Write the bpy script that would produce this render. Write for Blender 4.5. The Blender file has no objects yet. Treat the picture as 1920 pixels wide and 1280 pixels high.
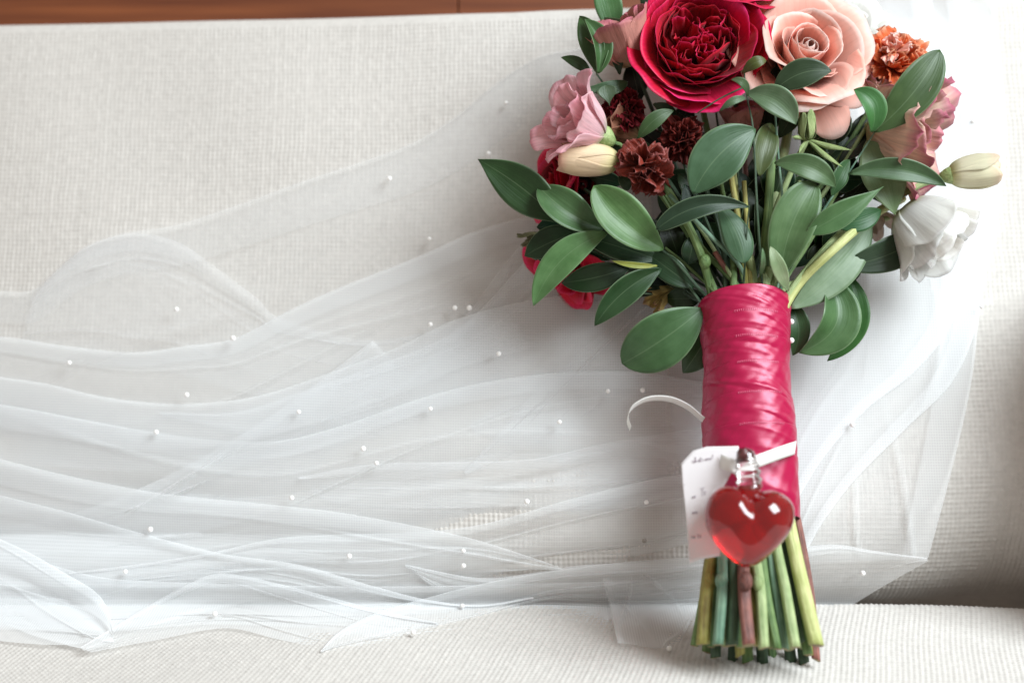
import bpy, math, random
import numpy as np
from mathutils import Vector, Matrix

# ------------------------------------------------------------------ camera, world, light, exposure
sc = bpy.context.scene
C = sc.collection
D = 62.5                      # cm from the camera to the plane of the bouquet
S = 45.0/1920                 # cm per photo pixel on that plane
TH = math.radians(12)         # camera pitch
X = Vector((1, 0, 0)); V = Vector((0, math.sin(TH), math.cos(TH))); W = Vector((0, -math.cos(TH), math.sin(TH)))
SEATZ = -13.45                # seat level, cm (relative to picture centre)
O = Vector((0, 0, -SEATZ))
def cw(u, v, w):              # picture frame (cm: right, up, toward viewer) -> world metres
    return (O + X*u + V*v + W*w)*0.01
cam = bpy.data.cameras.new('camera'); cam_o = bpy.data.objects.new('camera', cam); C.objects.link(cam_o)
cam_o.location = cw(0, 0, D); cam_o.rotation_euler = (math.radians(90)-TH, 0, 0)
cam.sensor_width = 36; cam.lens = 50; cam.clip_start = 0.01; cam.clip_end = 50
cam.dof.use_dof = True; cam.dof.focus_distance = 0.645; cam.dof.aperture_fstop = 4.2
sc.camera = cam_o
sc.render.resolution_x = 1024; sc.render.resolution_y = 682
sc.cycles.transparent_max_bounces = 40; sc.cycles.max_bounces = 10; sc.cycles.use_denoising = True
world = bpy.data.worlds.new('World'); sc.world = world; world.use_nodes = True
bg = world.node_tree.nodes['Background']; bg.inputs[0].default_value = (1.0, 0.87, 0.765, 1); bg.inputs[1].default_value = 0.39
def area(name, pos, target, sx, sy, power, col):
    l = bpy.data.lights.new(name, 'AREA'); l.shape = 'RECTANGLE'; l.size = sx; l.size_y = sy; l.energy = power; l.color = col
    o = bpy.data.objects.new(name, l); C.objects.link(o); o.location = pos
    d = target-pos; o.rotation_euler = d.to_track_quat('-Z', 'Y').to_euler(); return o
area('window_light', cw(112, 100, 104), cw(0, 0, -3), 0.95, 1.2, 62, (0.86, 0.955, 1.0))
sc.view_settings.view_transform = 'Standard'; sc.view_settings.look = 'None'
sc.view_settings.exposure = 0.15; sc.view_settings.gamma = 1.0

# ------------------------------------------------------------------ helpers
def pc(px, py, w=0.0):        # photo pixel and depth -> picture frame cm
    k = (D-w)/D*S
    return Vector(((px-960)*k, (640-py)*k, w))
ROOT = {}                     # object name -> world position of its thing
def empty(name, at, label, cat, group=None):
    o = bpy.data.objects.new(name, None); C.objects.link(o); o.location = cw(*at); o.empty_display_size = 0.01
    o['label'] = label; o['category'] = cat
    if group: o['group'] = group
    ROOT[o.name] = o.location.copy(); return o
def tag(o, label, cat, group=None):
    o['label'] = label; o['category'] = cat
    if group: o['group'] = group
    return o
MC = np.array([list(X), list(V), list(W)])*0.01
def obj(name, verts, faces, mat, parent=None, uv=None, smooth=True, color=None, solid=0, label=None):
    """verts: (n,3) in picture frame cm.  faces: list of index tuples or an (m,4) array."""
    v = np.asarray(verts, dtype=float).reshape(-1, 3) @ MC + np.array(list(O))*0.01
    if parent is not None:
        rl = ROOT[parent.name]; v = v-np.array(list(rl))
    me = bpy.data.meshes.new(name)
    if isinstance(faces, np.ndarray):
        n = len(faces); me.vertices.add(len(v)); me.vertices.foreach_set('co', v.ravel())
        me.loops.add(n*4); me.loops.foreach_set('vertex_index', faces.astype(np.int32).ravel())
        me.polygons.add(n); me.polygons.foreach_set('loop_start', np.arange(n, dtype=np.int32)*4)
        me.update(calc_edges=True)
    else:
        me.from_pydata([tuple(p) for p in v], [], faces)
    if uv is not None:
        l = me.uv_layers.new(name='UVMap'); idx = np.zeros(len(me.loops), dtype=np.int32); me.loops.foreach_get('vertex_index', idx)
        l.data.foreach_set('uv', np.asarray(uv, dtype=float)[idx].ravel())
    if smooth: me.polygons.foreach_set('use_smooth', np.ones(len(me.polygons), dtype=bool))
    me.materials.append(mat); me.validate()
    o = bpy.data.objects.new(name, me); C.objects.link(o)
    if parent is not None: o.parent = parent; ROOT[o.name] = ROOT[parent.name]
    else: ROOT[o.name] = Vector((0, 0, 0))
    if color: o.color = (*color, 1)
    if solid:
        m = o.modifiers.new('thickness', 'SOLIDIFY'); m.thickness = solid*0.007; m.offset = 0
    if label: o['label'] = label
    return o
def grid(ni, nj, wrap=False):
    i, j = np.meshgrid(np.arange(ni-1), np.arange(nj if wrap else nj-1), indexing='ij')
    j2 = (j+1) % nj
    return np.stack([i*nj+j, (i+1)*nj+j, (i+1)*nj+j2, i*nj+j2], -1).reshape(-1, 4)
def spline(pts, n):           # Catmull-Rom through the points, n samples evenly by length
    P = np.array([list(p) for p in pts], dtype=float)
    Q = np.vstack([2*P[0]-P[1], P, 2*P[-1]-P[-2]]); out = []
    for i in range(len(P)-1):
        a, b, c, d = Q[i:i+4]
        for t in np.linspace(0, 1, 14, endpoint=False):
            out.append(.5*((2*b)+(c-a)*t+(2*a-5*b+4*c-d)*t*t+(3*b-a-3*c+d)*t**3))
    out.append(P[-1]); out = np.array(out)
    L = np.r_[0, np.cumsum(np.linalg.norm(np.diff(out, axis=0), axis=1))]
    tt = np.linspace(0, L[-1], n)
    return np.stack([np.interp(tt, L, out[:, k]) for k in range(P.shape[1])], -1)
def tube_mesh(pts, rad, seg=8, cap=True, n=24, ell=1.0):
    P = spline(pts, n); R = np.interp(np.linspace(0, 1, n), np.linspace(0, 1, len(rad)), rad) if hasattr(rad, '__len__') else np.full(n, rad)
    T = np.gradient(P, axis=0); T /= np.linalg.norm(T, axis=1)[:, None]+1e-9
    up = np.array([0.1, 0.13, 1.0]); vs = []
    for p, t, r in zip(P, T, R):
        a = np.cross(t, up); a /= np.linalg.norm(a); b = np.cross(a, t)
        for k in range(seg):
            f = 2*math.pi*k/seg; vs.append(p+r*(a*math.cos(f)*ell+b*math.sin(f)))
    F = [tuple(q) for q in grid(n, seg, True)]
    uv = [(k/seg, i/(n-1)) for i in range(n) for k in range(seg)]
    if cap: F.append(tuple(range(seg))); F.append(tuple(reversed(range((n-1)*seg, n*seg))))
    return np.array(vs), F, uv
def join(ms):
    vs, fs, us, o = [], [], [], 0
    for m in ms:
        vs.append(np.asarray(m[0])); fs += [tuple(int(i)+o for i in f) for f in m[1]]; us += list(m[2]); o += len(m[0])
    return np.vstack(vs), fs, us
def tube(name, pts, rad, mat, parent=None, **k):
    col = k.pop('color', None); lab = k.pop('label', None)
    v, f, uv = tube_mesh(pts, rad, **k); return obj(name, v, f, mat, parent, uv, color=col, label=lab)

# ------------------------------------------------------------------ materials
def newmat(name):
    m = bpy.data.materials.new(name); m.use_nodes = True; nt = m.node_tree; nt.nodes.clear()
    out = nt.nodes.new('ShaderNodeOutputMaterial')
    def N(t, **k):
        n = nt.nodes.new('ShaderNode'+t)
        for a, b in k.items():
            if a.startswith('i_'):
                key = a[2:].replace('_', ' '); n.inputs[int(key) if key.isdigit() else key].default_value = b
            else: setattr(n, a, b)
        return n
    def K(a, b, i=0, j=0): nt.links.new(a.outputs[i], b.inputs[j])
    return m, nt, out, N, K
def c4(c): return (*c, 1)
def fabric_mat(name, col, scale):
    m, nt, out, N, K = newmat(name)
    b = N('BsdfPrincipled', i_Roughness=0.9); b.inputs['Sheen Weight'].default_value = 0.15
    n1 = N('TexNoise', i_Scale=scale, i_Detail=4.0); n2 = N('TexNoise', i_Scale=9.0, i_Detail=2.0)
    tc = N('TexCoord'); K(tc, n1, 3); K(tc, n2, 3)
    r = N('ValToRGB'); r.color_ramp.elements[0].color = c4([x*0.93 for x in col]); r.color_ramp.elements[1].color = c4([min(1, x*1.05) for x in col])
    r.color_ramp.elements[0].position = .3; r.color_ramp.elements[1].position = .7
    K(n1, r); mx = N('MixRGB', blend_type='MULTIPLY'); mx.inputs[0].default_value = 0.12
    r2 = N('ValToRGB'); r2.color_ramp.elements[0].color = (.8, .8, .8, 1); r2.color_ramp.elements[0].position = .35; r2.color_ramp.elements[1].position = .6
    K(n2, r2); K(r, mx, 0, 1); K(r2, mx, 0, 2); nt.links.new(mx.outputs[0], b.inputs['Base Color']); K(b, out); return m
def petal_mat(name, base, mid, edge, trans=0.3, rough=0.5, streak=0.35, p1=0.35, p2=0.85, bump=0.25, sheen=0.08, fine=1.0):
    m, nt, out, N, K = newmat(name)
    uv = N('UVMap'); sp = N('SeparateXYZ'); K(uv, sp)
    no = N('TexNoise', i_Scale=4.0, i_Detail=2.0); tc = N('TexCoord'); mp0 = N('Mapping'); mp0.inputs['Scale'].default_value = (70, 70, 70); K(tc, mp0, 3); K(mp0, no)
    no.inputs['Scale'].default_value = 1.6
    a = N('Math', operation='MULTIPLY_ADD'); a.inputs[1].default_value = 0.22; K(no, a); nt.links.new(sp.outputs[1], a.inputs[2])
    a2 = N('Math', operation='SUBTRACT'); a2.inputs[1].default_value = .11; K(a, a2)
    r = N('ValToRGB'); e = r.color_ramp.elements
    e[0].position = p1*0.3; e[0].color = c4(base); e[1].position = 1.0; e[1].color = c4(edge)
    k = e.new(p1); k.color = c4(mid); k = e.new(p2); k.color = c4(mid); K(a2, r)
    mp = N('Mapping'); mp.inputs['Scale'].default_value = (34*fine, 2.2, 1); K(uv, mp)
    st = N('TexNoise', i_Scale=1.0, i_Detail=4.0, i_Roughness=.6); K(mp, st)
    sr = N('ValToRGB'); sr.color_ramp.elements[0].position = .3; sr.color_ramp.elements[0].color = c4([1-streak]*3); sr.color_ramp.elements[1].position = .65
    K(st, sr); mx = N('MixRGB', blend_type='MULTIPLY'); mx.inputs[0].default_value = 1; K(r, mx, 0, 1); K(sr, mx, 0, 2)
    oi = N('ObjectInfo'); hs = N('HueSaturation'); mr = N('MapRange'); mr.inputs['To Min'].default_value = .84; mr.inputs['To Max'].default_value = 1.14
    nt.links.new(oi.outputs['Random'], mr.inputs['Value']); nt.links.new(mr.outputs[0], hs.inputs['Value']); nt.links.new(mx.outputs[0], hs.inputs['Color'])
    b = N('BsdfPrincipled', i_Roughness=rough); b.inputs['Sheen Weight'].default_value = sheen; b.inputs['Specular IOR Level'].default_value = .22
    nt.links.new(hs.outputs[0], b.inputs['Base Color'])
    bp = N('Bump', i_Strength=bump, i_Distance=0.0012); nt.links.new(st.outputs[0], bp.inputs['Height']); nt.links.new(bp.outputs[0], b.inputs['Normal'])
    t = N('BsdfTranslucent'); nt.links.new(hs.outputs[0], t.inputs[0]); ms = N('MixShader'); ms.inputs[0].default_value = trans
    K(b, ms, 0, 1); K(t, ms, 0, 2); K(ms, out); return m
def leaf_mat():
    m, nt, out, N, K = newmat('ruscus_leaf')
    uv = N('UVMap'); oi = N('ObjectInfo'); sp = N('SeparateXYZ'); K(uv, sp)
    mp = N('Mapping'); mp.inputs['Scale'].default_value = (19, 1.3, 1)
    wn = N('TexNoise', i_Scale=60.0, i_Detail=2.0); tc0 = N('TexCoord'); K(tc0, wn, 3); wm = N('MixRGB'); wm.inputs[0].default_value = .06; K(uv, wm, 0, 1); K(wn, wm, 1, 2); K(wm, mp)
    st = N('TexNoise', i_Scale=1.0, i_Detail=3.0, i_Roughness=.55); K(mp, st)
    sr = N('ValToRGB'); sr.color_ramp.elements[0].position = .35; sr.color_ramp.elements[0].color = (.82, .84, .82, 1); sr.color_ramp.elements[1].position = .62; sr.color_ramp.elements[1].color = (1.12, 1.1, 1.1, 1)
    K(st, sr)
    tc = N('TexCoord'); bl = N('TexNoise', i_Scale=130.0, i_Detail=3.0); K(tc, bl, 3)
    br = N('ValToRGB'); br.color_ramp.elements[0].position = .3; br.color_ramp.elements[0].color = (.72, .8, .7, 1); br.color_ramp.elements[1].position = .7; br.color_ramp.elements[1].color = (1.15, 1.12, 1.15, 1)
    K(bl, br)
    m1 = N('MixRGB', blend_type='MULTIPLY'); m1.inputs[0].default_value = .28; nt.links.new(oi.outputs['Color'], m1.inputs[1]); K(sr, m1, 0, 2)
    m2 = N('MixRGB', blend_type='MULTIPLY'); m2.inputs[0].default_value = 1.0; K(m1, m2, 0, 1); K(br, m2, 0, 2)
    # pale margin and midrib
    ab = N('Math', operation='SUBTRACT'); ab.inputs[1].default_value = .5; nt.links.new(sp.outputs[0], ab.inputs[0])
    ab2 = N('Math', operation='ABSOLUTE'); K(ab, ab2)
    bp_s = .22; mg = N('MapRange'); mg.inputs['From Min'].default_value = .465; mg.inputs['From Max'].default_value = .5; mg.inputs['To Max'].default_value = .55; nt.links.new(ab2.outputs[0], mg.inputs['Value'])
    md = N('MapRange'); md.inputs['From Min'].default_value = .022; md.inputs['From Max'].default_value = .0; md.inputs['To Max'].default_value = .22; nt.links.new(ab2.outputs[0], md.inputs['Value'])
    ad = N('Math', operation='MAXIMUM'); K(mg, ad, 0, 0); K(md, ad, 0, 1)
    m3 = N('MixRGB'); m3.inputs[2].default_value = (.30, .42, .24, 1); K(ad, m3); K(m2, m3, 0, 1)
    b = N('BsdfPrincipled', i_Roughness=.40); b.inputs['Specular IOR Level'].default_value = .45
    nt.links.new(m3.outputs[0], b.inputs['Base Color'])
    bp = N('Bump', i_Strength=.25, i_Distance=0.0008)
    nt.links.new(st.outputs[0], bp.inputs['Height']); nt.links.new(bp.outputs[0], b.inputs['Normal'])
    t = N('BsdfTranslucent'); nt.links.new(m3.outputs[0], t.inputs[0]); ms = N('MixShader'); ms.inputs[0].default_value = .22
    K(b, ms, 0, 1); K(t, ms, 0, 2); K(ms, out); return m
def stem_mat(name, lo, hi, rough=.5):
    m, nt, out, N, K = newmat(name)
    uv = N('UVMap'); mp = N('Mapping'); mp.inputs['Scale'].default_value = (12, 4, 1); K(uv, mp)
    n = N('TexNoise', i_Scale=1.0, i_Detail=5.0, i_Roughness=.65); K(mp, n)
    tc = N('TexCoord'); n2 = N('TexNoise', i_Scale=110.0, i_Detail=2.0); K(tc, n2, 3)
    av = N('Math', operation='MULTIPLY_ADD'); av.inputs[1].default_value = .5; K(n, av); h = N('Math', operation='MULTIPLY'); h.inputs[1].default_value = .5; K(n2, h); nt.links.new(h.outputs[0], av.inputs[2])
    r = N('ValToRGB'); r.color_ramp.elements[0].position = .36; r.color_ramp.elements[0].color = c4(lo); r.color_ramp.elements[1].position = .62; r.color_ramp.elements[1].color = c4(hi)
    K(av, r); b = N('BsdfPrincipled', i_Roughness=rough); nt.links.new(r.outputs[0], b.inputs['Base Color'])
    bp = N('Bump', i_Strength=.8, i_Distance=0.0012); nt.links.new(n.outputs[0], bp.inputs['Height']); nt.links.new(bp.outputs[0], b.inputs['Normal']); K(b, out); return m
def plain(name, col, rough=.5, **k):
    m, nt, out, N, K = newmat(name); b = N('BsdfPrincipled', i_Roughness=rough); b.inputs['Base Color'].default_value = c4(col)
    for a, v in k.items(): b.inputs[a.replace('_', ' ')].default_value = v
    K(b, out); return m
def tulle_mat(name, dens, col=(.965, .975, .985)):
    m, nt, out, N, K = newmat(name)
    lw = N('LayerWeight'); lw.inputs[0].default_value = .5
    cs = N('Math', operation='SUBTRACT'); cs.inputs[0].default_value = 1.0; nt.links.new(lw.outputs['Facing'], cs.inputs[1])
    mx = N('Math', operation='MAXIMUM'); mx.inputs[1].default_value = .12; K(cs, mx)
    iv = N('Math', operation='DIVIDE'); iv.inputs[0].default_value = 1.0; nt.links.new(mx.outputs[0], iv.inputs[1])
    tc = N('TexCoord'); no = N('TexNoise', i_Scale=14.0, i_Detail=3.0); K(tc, no, 3)
    dn = N('MapRange'); dn.inputs['From Min'].default_value = .3; dn.inputs['From Max'].default_value = .7; dn.inputs['To Min'].default_value = 1-dens*.85; dn.inputs['To Max'].default_value = 1-dens*1.15; nt.links.new(no.outputs[0], dn.inputs['Value'])
    sx = N('SeparateXYZ'); K(tc, sx, 3)
    def thread(sock, per):
        a = N('Math', operation='MULTIPLY'); a.inputs[1].default_value = math.pi/per; nt.links.new(sock, a.inputs[0])
        b = N('Math', operation='SINE'); K(a, b); c = N('Math', operation='ABSOLUTE'); K(b, c); d_ = N('Math', operation='POWER'); d_.inputs[1].default_value = 5.0; K(c, d_); return d_
    t1 = thread(sx.outputs[0], .0012); t2 = thread(sx.outputs[2], .0012); tm = N('Math', operation='MAXIMUM'); K(t1, tm); K(t2, tm, 0, 1)
    gap = N('Math', operation='SUBTRACT'); gap.inputs[0].default_value = 1.0; nt.links.new(dn.outputs[0], gap.inputs[1])
    md_ = N('MapRange'); md_.inputs['To Min'].default_value = .92; md_.inputs['To Max'].default_value = 1.16; nt.links.new(tm.outputs[0], md_.inputs['Value'])
    gm = N('Math', operation='MULTIPLY'); K(gap, gm); K(md_, gm, 0, 1); g2 = N('Math', operation='SUBTRACT', use_clamp=True); g2.inputs[0].default_value = 1.0; nt.links.new(gm.outputs[0], g2.inputs[1])
    dn = g2
    pw = N('Math', operation='POWER'); nt.links.new(dn.outputs[0], pw.inputs[0]); nt.links.new(iv.outputs[0], pw.inputs[1])
    d = N('BsdfDiffuse'); d.inputs[0].default_value = c4(col); t = N('BsdfTranslucent'); t.inputs[0].default_value = c4(col)
    m1 = N('MixShader'); m1.inputs[0].default_value = .46; K(d, m1, 0, 1); K(t, m1, 0, 2)
    tr = N('BsdfTransparent'); m2 = N('MixShader'); K(pw, m2); K(m1, m2, 0, 1); K(tr, m2, 0, 2); K(m2, out); return m
def satin_mat():
    m, nt, out, N, K = newmat('crimson_satin')
    uv = N('UVMap'); b = N('BsdfPrincipled', i_Roughness=.31)
    mp = N('Mapping'); mp.inputs['Scale'].default_value = (260, 6, 1); K(uv, mp); n = N('TexNoise', i_Scale=1.0, i_Detail=2.0); K(mp, n)
    r = N('ValToRGB'); r.color_ramp.elements[0].color = (.29, .0004, .032, 1); r.color_ramp.elements[1].color = (.43, .001, .060, 1); K(n, r)
    nt.links.new(r.outputs[0], b.inputs['Base Color'])
    b.inputs['Specular IOR Level'].default_value = .85; b.inputs['Specular Tint'].default_value = (1, .62, .74, 1)
    b.inputs['Sheen Weight'].default_value = .04; b.inputs['Sheen Tint'].default_value = (1, .3, .5, 1)
    b.inputs['Anisotropic'].default_value = .5
    bp = N('Bump', i_Strength=.12, i_Distance=0.0004); nt.links.new(n.outputs[0], bp.inputs['Height']); nt.links.new(bp.outputs[0], b.inputs['Normal'])
    K(b, out); return m
def wood_mat():
    m, nt, out, N, K = newmat('varnished_wood')
    tc = N('TexCoord'); mp = N('Mapping'); mp.inputs['Scale'].default_value = (3, 60, 60); K(tc, mp, 3)
    n = N('TexNoise', i_Scale=2.0, i_Detail=5.0); K(mp, n); r = N('ValToRGB')
    r.color_ramp.elements[0].position = .3; r.color_ramp.elements[0].color = (.10, .024, .008, 1); r.color_ramp.elements[1].position = .7; r.color_ramp.elements[1].color = (.23, .066, .020, 1)
    K(n, r); b = N('BsdfPrincipled', i_Roughness=.4); nt.links.new(r.outputs[0], b.inputs['Base Color']); K(b, out); return m

SOFA = fabric_mat('woven_upholstery', (.55, .518, .485), 300)
TUL = tulle_mat('tulle', .29); TULD = tulle_mat('tulle_doubled', .38); TULL = tulle_mat('tulle_single', .15)
LEAF = leaf_mat(); SATIN = satin_mat()
PEARL = plain('pearl', (.90, .88, .86), .22, Coat_Weight=.5, Sheen_Weight=.2)
WHITE_RIBBON = plain('white_satin_ribbon', (.80, .79, .76), .4, Sheen_Weight=.2)
PAPER = plain('matt_paper', (.70, .66, .67), .85); INK = plain('ink', (.34, .27, .32), .6)
ST_LIGHT = stem_mat('pale_green_stem', (.19, .28, .10), (.42, .50, .24)); ST_MID = stem_mat('green_stem', (.06, .13, .035), (.20, .30, .10))
ST_DARK = stem_mat('dark_green_stem', (.018, .045, .022), (.06, .11, .055)); ST_OLIVE = stem_mat('olive_stem', (.16, .12, .025), (.42, .40, .10))
ST_BROWN = stem_mat('reddish_brown_stem', (.10, .035, .03), (.34, .13, .10)); ST_YELLOW = stem_mat('yellow_green_stem', (.36, .40, .12), (.60, .62, .28))
ST_BLUE = stem_mat('blue_green_stem', (.05, .13, .085), (.22, .36, .24)); ST_TAN = stem_mat('cut_face', (.20, .13, .06), (.42, .34, .17))
CALYX = stem_mat('calyx_green', (.16, .24, .07), (.38, .46, .20))

# ------------------------------------------------------------------ the sofa
PROF = [(0, -6.6), (0.5, -5.75), (1.4, -5.0), (3, -4.65), (5, -4.75), (10, -5.9), (20, -8.4), (29.6, -10.7)]
PZ = np.array(PROF)
VJ = -13.05                                                    # height of the seam on the picture frame
def back_w(u, v):
    return np.interp(v-VJ, PZ[:, 0], PZ[:, 1])
def side_w(u, v):             # the back turns away to the left
    return -.11*np.clip(-np.asarray(u)+2, 0, 60)*np.clip((np.asarray(v)-VJ)/3, 0, 1)
def under(u, h):              # its lower edge is undercut, more toward the right
    k = np.clip((np.asarray(u)-9)/12, 0, 1.25); top = 2.2+4.6*k
    return -(0.6+2.6*k)*np.clip((top-np.asarray(h))/top, 0, 1)**1.5
def weave(a, b, per): return (np.abs(np.sin(np.pi*a/per))*np.abs(np.sin(np.pi*b/per)))**.6
sofa = empty('sofa', (0, VJ, -6), 'sofa upholstered in coarse cream woven fabric behind and under the bouquet', 'sofa')
PER = 0.235
def build_back():
    du = PER/4; us = np.arange(-29, 27.5, du)
    prof = spline([(p[0], p[1]) for p in PROF], int(30.6/(du)))
    top = prof[-1]
    extra = [(top[0]+.35, top[1]-.22), (top[0]+.52, top[1]-.6), (top[0]+.5, top[1]-1.3), (top[0]+.2, top[1]-3), (top[0]-4, top[1]-3.6), (top[0]-24, top[1]-3.4)]
    rows = np.vstack([[(-1.9, -8.2), (-1.2, -7.3)], prof, extra]); n = len(rows)
    t = np.gradient(rows, axis=0); t /= np.linalg.norm(t, axis=1)[:, None]; nor = np.stack([-t[:, 1], t[:, 0]], -1); nor *= np.sign(nor[:, 1:2]+1e-9)
    L = np.r_[0, np.cumsum(np.linalg.norm(np.diff(rows, axis=0), axis=1))]
    Lp = np.where(np.arange(n) < 2+len(prof), (np.arange(n)-2)*du, L)
    U, I = np.meshgrid(us, np.arange(n))
    amp = np.where((np.arange(n) > 2) & (np.arange(n) < len(prof)+1), 1.0, 0.0)
    rs = np.random.RandomState(4); ca = rs.rand(400); cb = rs.rand(400); cc_ = rs.rand(400, 400)
    iu = (np.floor((U+40)/PER).astype(int)) % 400; il = (np.floor(Lp[I]/PER).astype(int)+5) % 400; slub = .45+.4*ca[iu]+.4*cb[il]+.5*cc_[iu, il]
    h = slub*weave(U+0.03*np.sin(I*.05+U*.4)+.02*np.sin(I*.21), Lp[I]+.04*np.sin(U*.7), PER)*(.034+.040*np.clip(1-rows[I, 0]/14, 0, 1))*amp[I]
    slope = .034*np.clip(U, 0, 50)*np.clip((rows[I, 0])/28.0, 0, 1)-0.12*np.clip(U, 0, 50)/20*(1-np.clip(rows[I, 0]/4, 0, 1))   # top rises to the right, seam sags
    wob = 0.10*np.sin(U*.21+1)+0.06*np.sin(U*.47+rows[I, 0]*.3)
    Vv = VJ+rows[I, 0]+slope+nor[I, 0]*h; Ww = rows[I, 1]+nor[I, 1]*h+wob+side_w(U, VJ+rows[I, 0])+under(U, rows[I, 0])
    obj('backrest', np.stack([U, Vv, Ww], -1).reshape(-1, 3), grid(n, len(us)), SOFA, sofa)
build_back()
def world_to_pf(p):
    d = Vector(p)-O; return (d.dot(X), d.dot(V), d.dot(W))
SC = 6.1
def build_arm():               # the rounded arm just outside the picture on the right
    pr = [(26.6, -16), (26.6, 2.1), (26.8, 3.1), (27.5, 3.6), (29.4, 3.7), (33.4, 3.6), (34.4, 2.9), (34.6, -16)]
    vs = []; ws_ = [(-14, .0), (.6, .0), (1.4, .1), (1.75, .5)]
    for w, k in ws_:
        for (u, v) in pr: vs.append((u+(30-u)*k*.15, v-k*.5, w))
    F = [tuple(q) for q in grid(4, len(pr))]+[tuple(range(24, 32)), tuple(reversed(range(0, 8)))]
    obj('armrest', vs, F, SOFA, sofa)
build_arm()
def build_seat():
    du = PER/4; us = np.arange(-28, 28, du)
    y0 = (-6.2*-math.cos(TH))+VJ*math.sin(TH)+4.6      # seam, world y cm
    ys = np.arange(0, 18.8, du*1.0); ny = len(ys)
    U, Yi = np.meshgrid(us, np.arange(ny)); y = ys[Yi]
    z = -0.2*np.clip(SC+.02*(U-12)-y, 0, 9)**2+0.18*np.sin(U*.10+.6)*np.clip(y/6, 0, 1)+0.10*np.sin(U*.3+y*.4)*np.clip(y/6, 0, 1)
    skew = U+0.28*y+0.05*np.sin(y*.8)
    rs = np.random.RandomState(6); ca = rs.rand(400); cb = rs.rand(400); cc_ = rs.rand(400, 400); iu = (np.floor((skew+40)/PER/1.02).astype(int)) % 400; il = (np.floor(y/PER/1.02).astype(int)) % 400
    z = z+weave(skew, y, PER*1.02)*.075*(.55+.35*ca[iu]+.3*cb[il]+.4*cc_[iu, il])
    Yw = y0-y
    u, v, w = U, Yw*math.sin(TH)+(z+SEATZ)*math.cos(TH), -Yw*math.cos(TH)+(z+SEATZ)*math.sin(TH)
    obj('seat_cushion', np.stack([u, v, w], -1).reshape(-1, 3), grid(ny, len(us)), SOFA, sofa)
    # the cushion's front, plain, toward and under the viewer
    rows = [(y0-18.7, .03), (y0-23, 0), (y0-29, -.2), (y0-32, -1.2), (y0-33.5, -3), (y0-33.8, -10)]
    vs = []
    for yy, zz in rows:
        for uu in np.linspace(-28, 28, 30):
            p = world_to_pf((uu, yy, zz-O.z+ -SEATZ*0 + SEATZ+O.z)); vs.append((uu, yy*math.sin(TH)+(zz+SEATZ)*math.cos(TH), -yy*math.cos(TH)+(zz+SEATZ)*math.sin(TH)))
    obj('seat_front', vs, grid(len(rows), 30), SOFA, sofa)
build_seat()
WOOD = wood_mat()
def board(u0, u1, name='rail_board'):
    v0, v1, w0, w1 = 12.5, 26.0, -17.8, -16.4; b = .03
    vs = []; 
    for (u, s) in ((u0, 1), (u0+b, 0), (u1-b, 0), (u1, 1)):
        k = b*s
        vs += [(u, v0+k, w1-k), (u, v1-k, w1-k), (u, v1-k, w0+k), (u, v0+k, w0+k)]
    F = [tuple(q) for q in grid(4, 4, True)]+[(0, 1, 2, 3), (15, 14, 13, 12)]
    obj(name, vs, F, WOOD, sofa, smooth=False)
board(-45, -3.02); board(-2.96, 45)
bk = []
for (u, v_, w_) in ((-45, 12.6, -17.9), (45, 12.6, -17.9), (45, 25.9, -17.9), (-45, 25.9, -17.9), (-45, 12.6, -18.3), (45, 12.6, -18.3), (45, 25.9, -18.3), (-45, 25.9, -18.3)): bk.append((u, v_, w_))
obj('added_joint_backing', bk, [(0, 1, 2, 3), (7, 6, 5, 4), (0, 4, 5, 1), (1, 5, 6, 2), (2, 6, 7, 3), (3, 7, 4, 0)], WOOD, sofa, smooth=False)  # added behind the two boards so that the joint between them stays dark

# ------------------------------------------------------------------ the veil
def seat_w(v):    # depth of the seat sheet at picture height v on the frame (z=0 plane)
    return (SEATZ-v*math.cos(TH))/math.sin(TH)
def base_pt(px, py, off):
    """point of the sofa seen through photo pixel, lifted off toward the viewer"""
    w = -6.0
    for _ in range(25):
        k = (D-w)/D*S; v = (640-py)*k
        wb = float(back_w(0, v)); ws = seat_w(v)
        e = max(wb, ws); e = e+0.35*math.exp(-abs(wb-ws)/1.2)
        w = w+0.5*(e-w)
    w += off
    return pc(px, py, w)
BY = {}
def base_fast(px, py, off):
    key = round(py/4); 
    if key not in BY: BY[key] = base_pt(960, key*4, 0)[2]
    a = BY[key]; k2 = key+(1 if py/4 > key else -1)
    if k2 not in BY: BY[k2] = base_pt(960, k2*4, 0)[2]
    f = abs(py/4-key); w = a*(1-f)+BY[k2]*f+off+.11*min(0, (px-1045)*.0262)*min(1, max(0, (1130-py)/130))
    k = (D-w)/D*S
    return ((px-960)*k, (640-py)*k, w)
veil = empty('veil', pc(900, 1050, -4), 'sheer white tulle bridal veil with sewn pearls draped over the sofa', 'veil')
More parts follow.
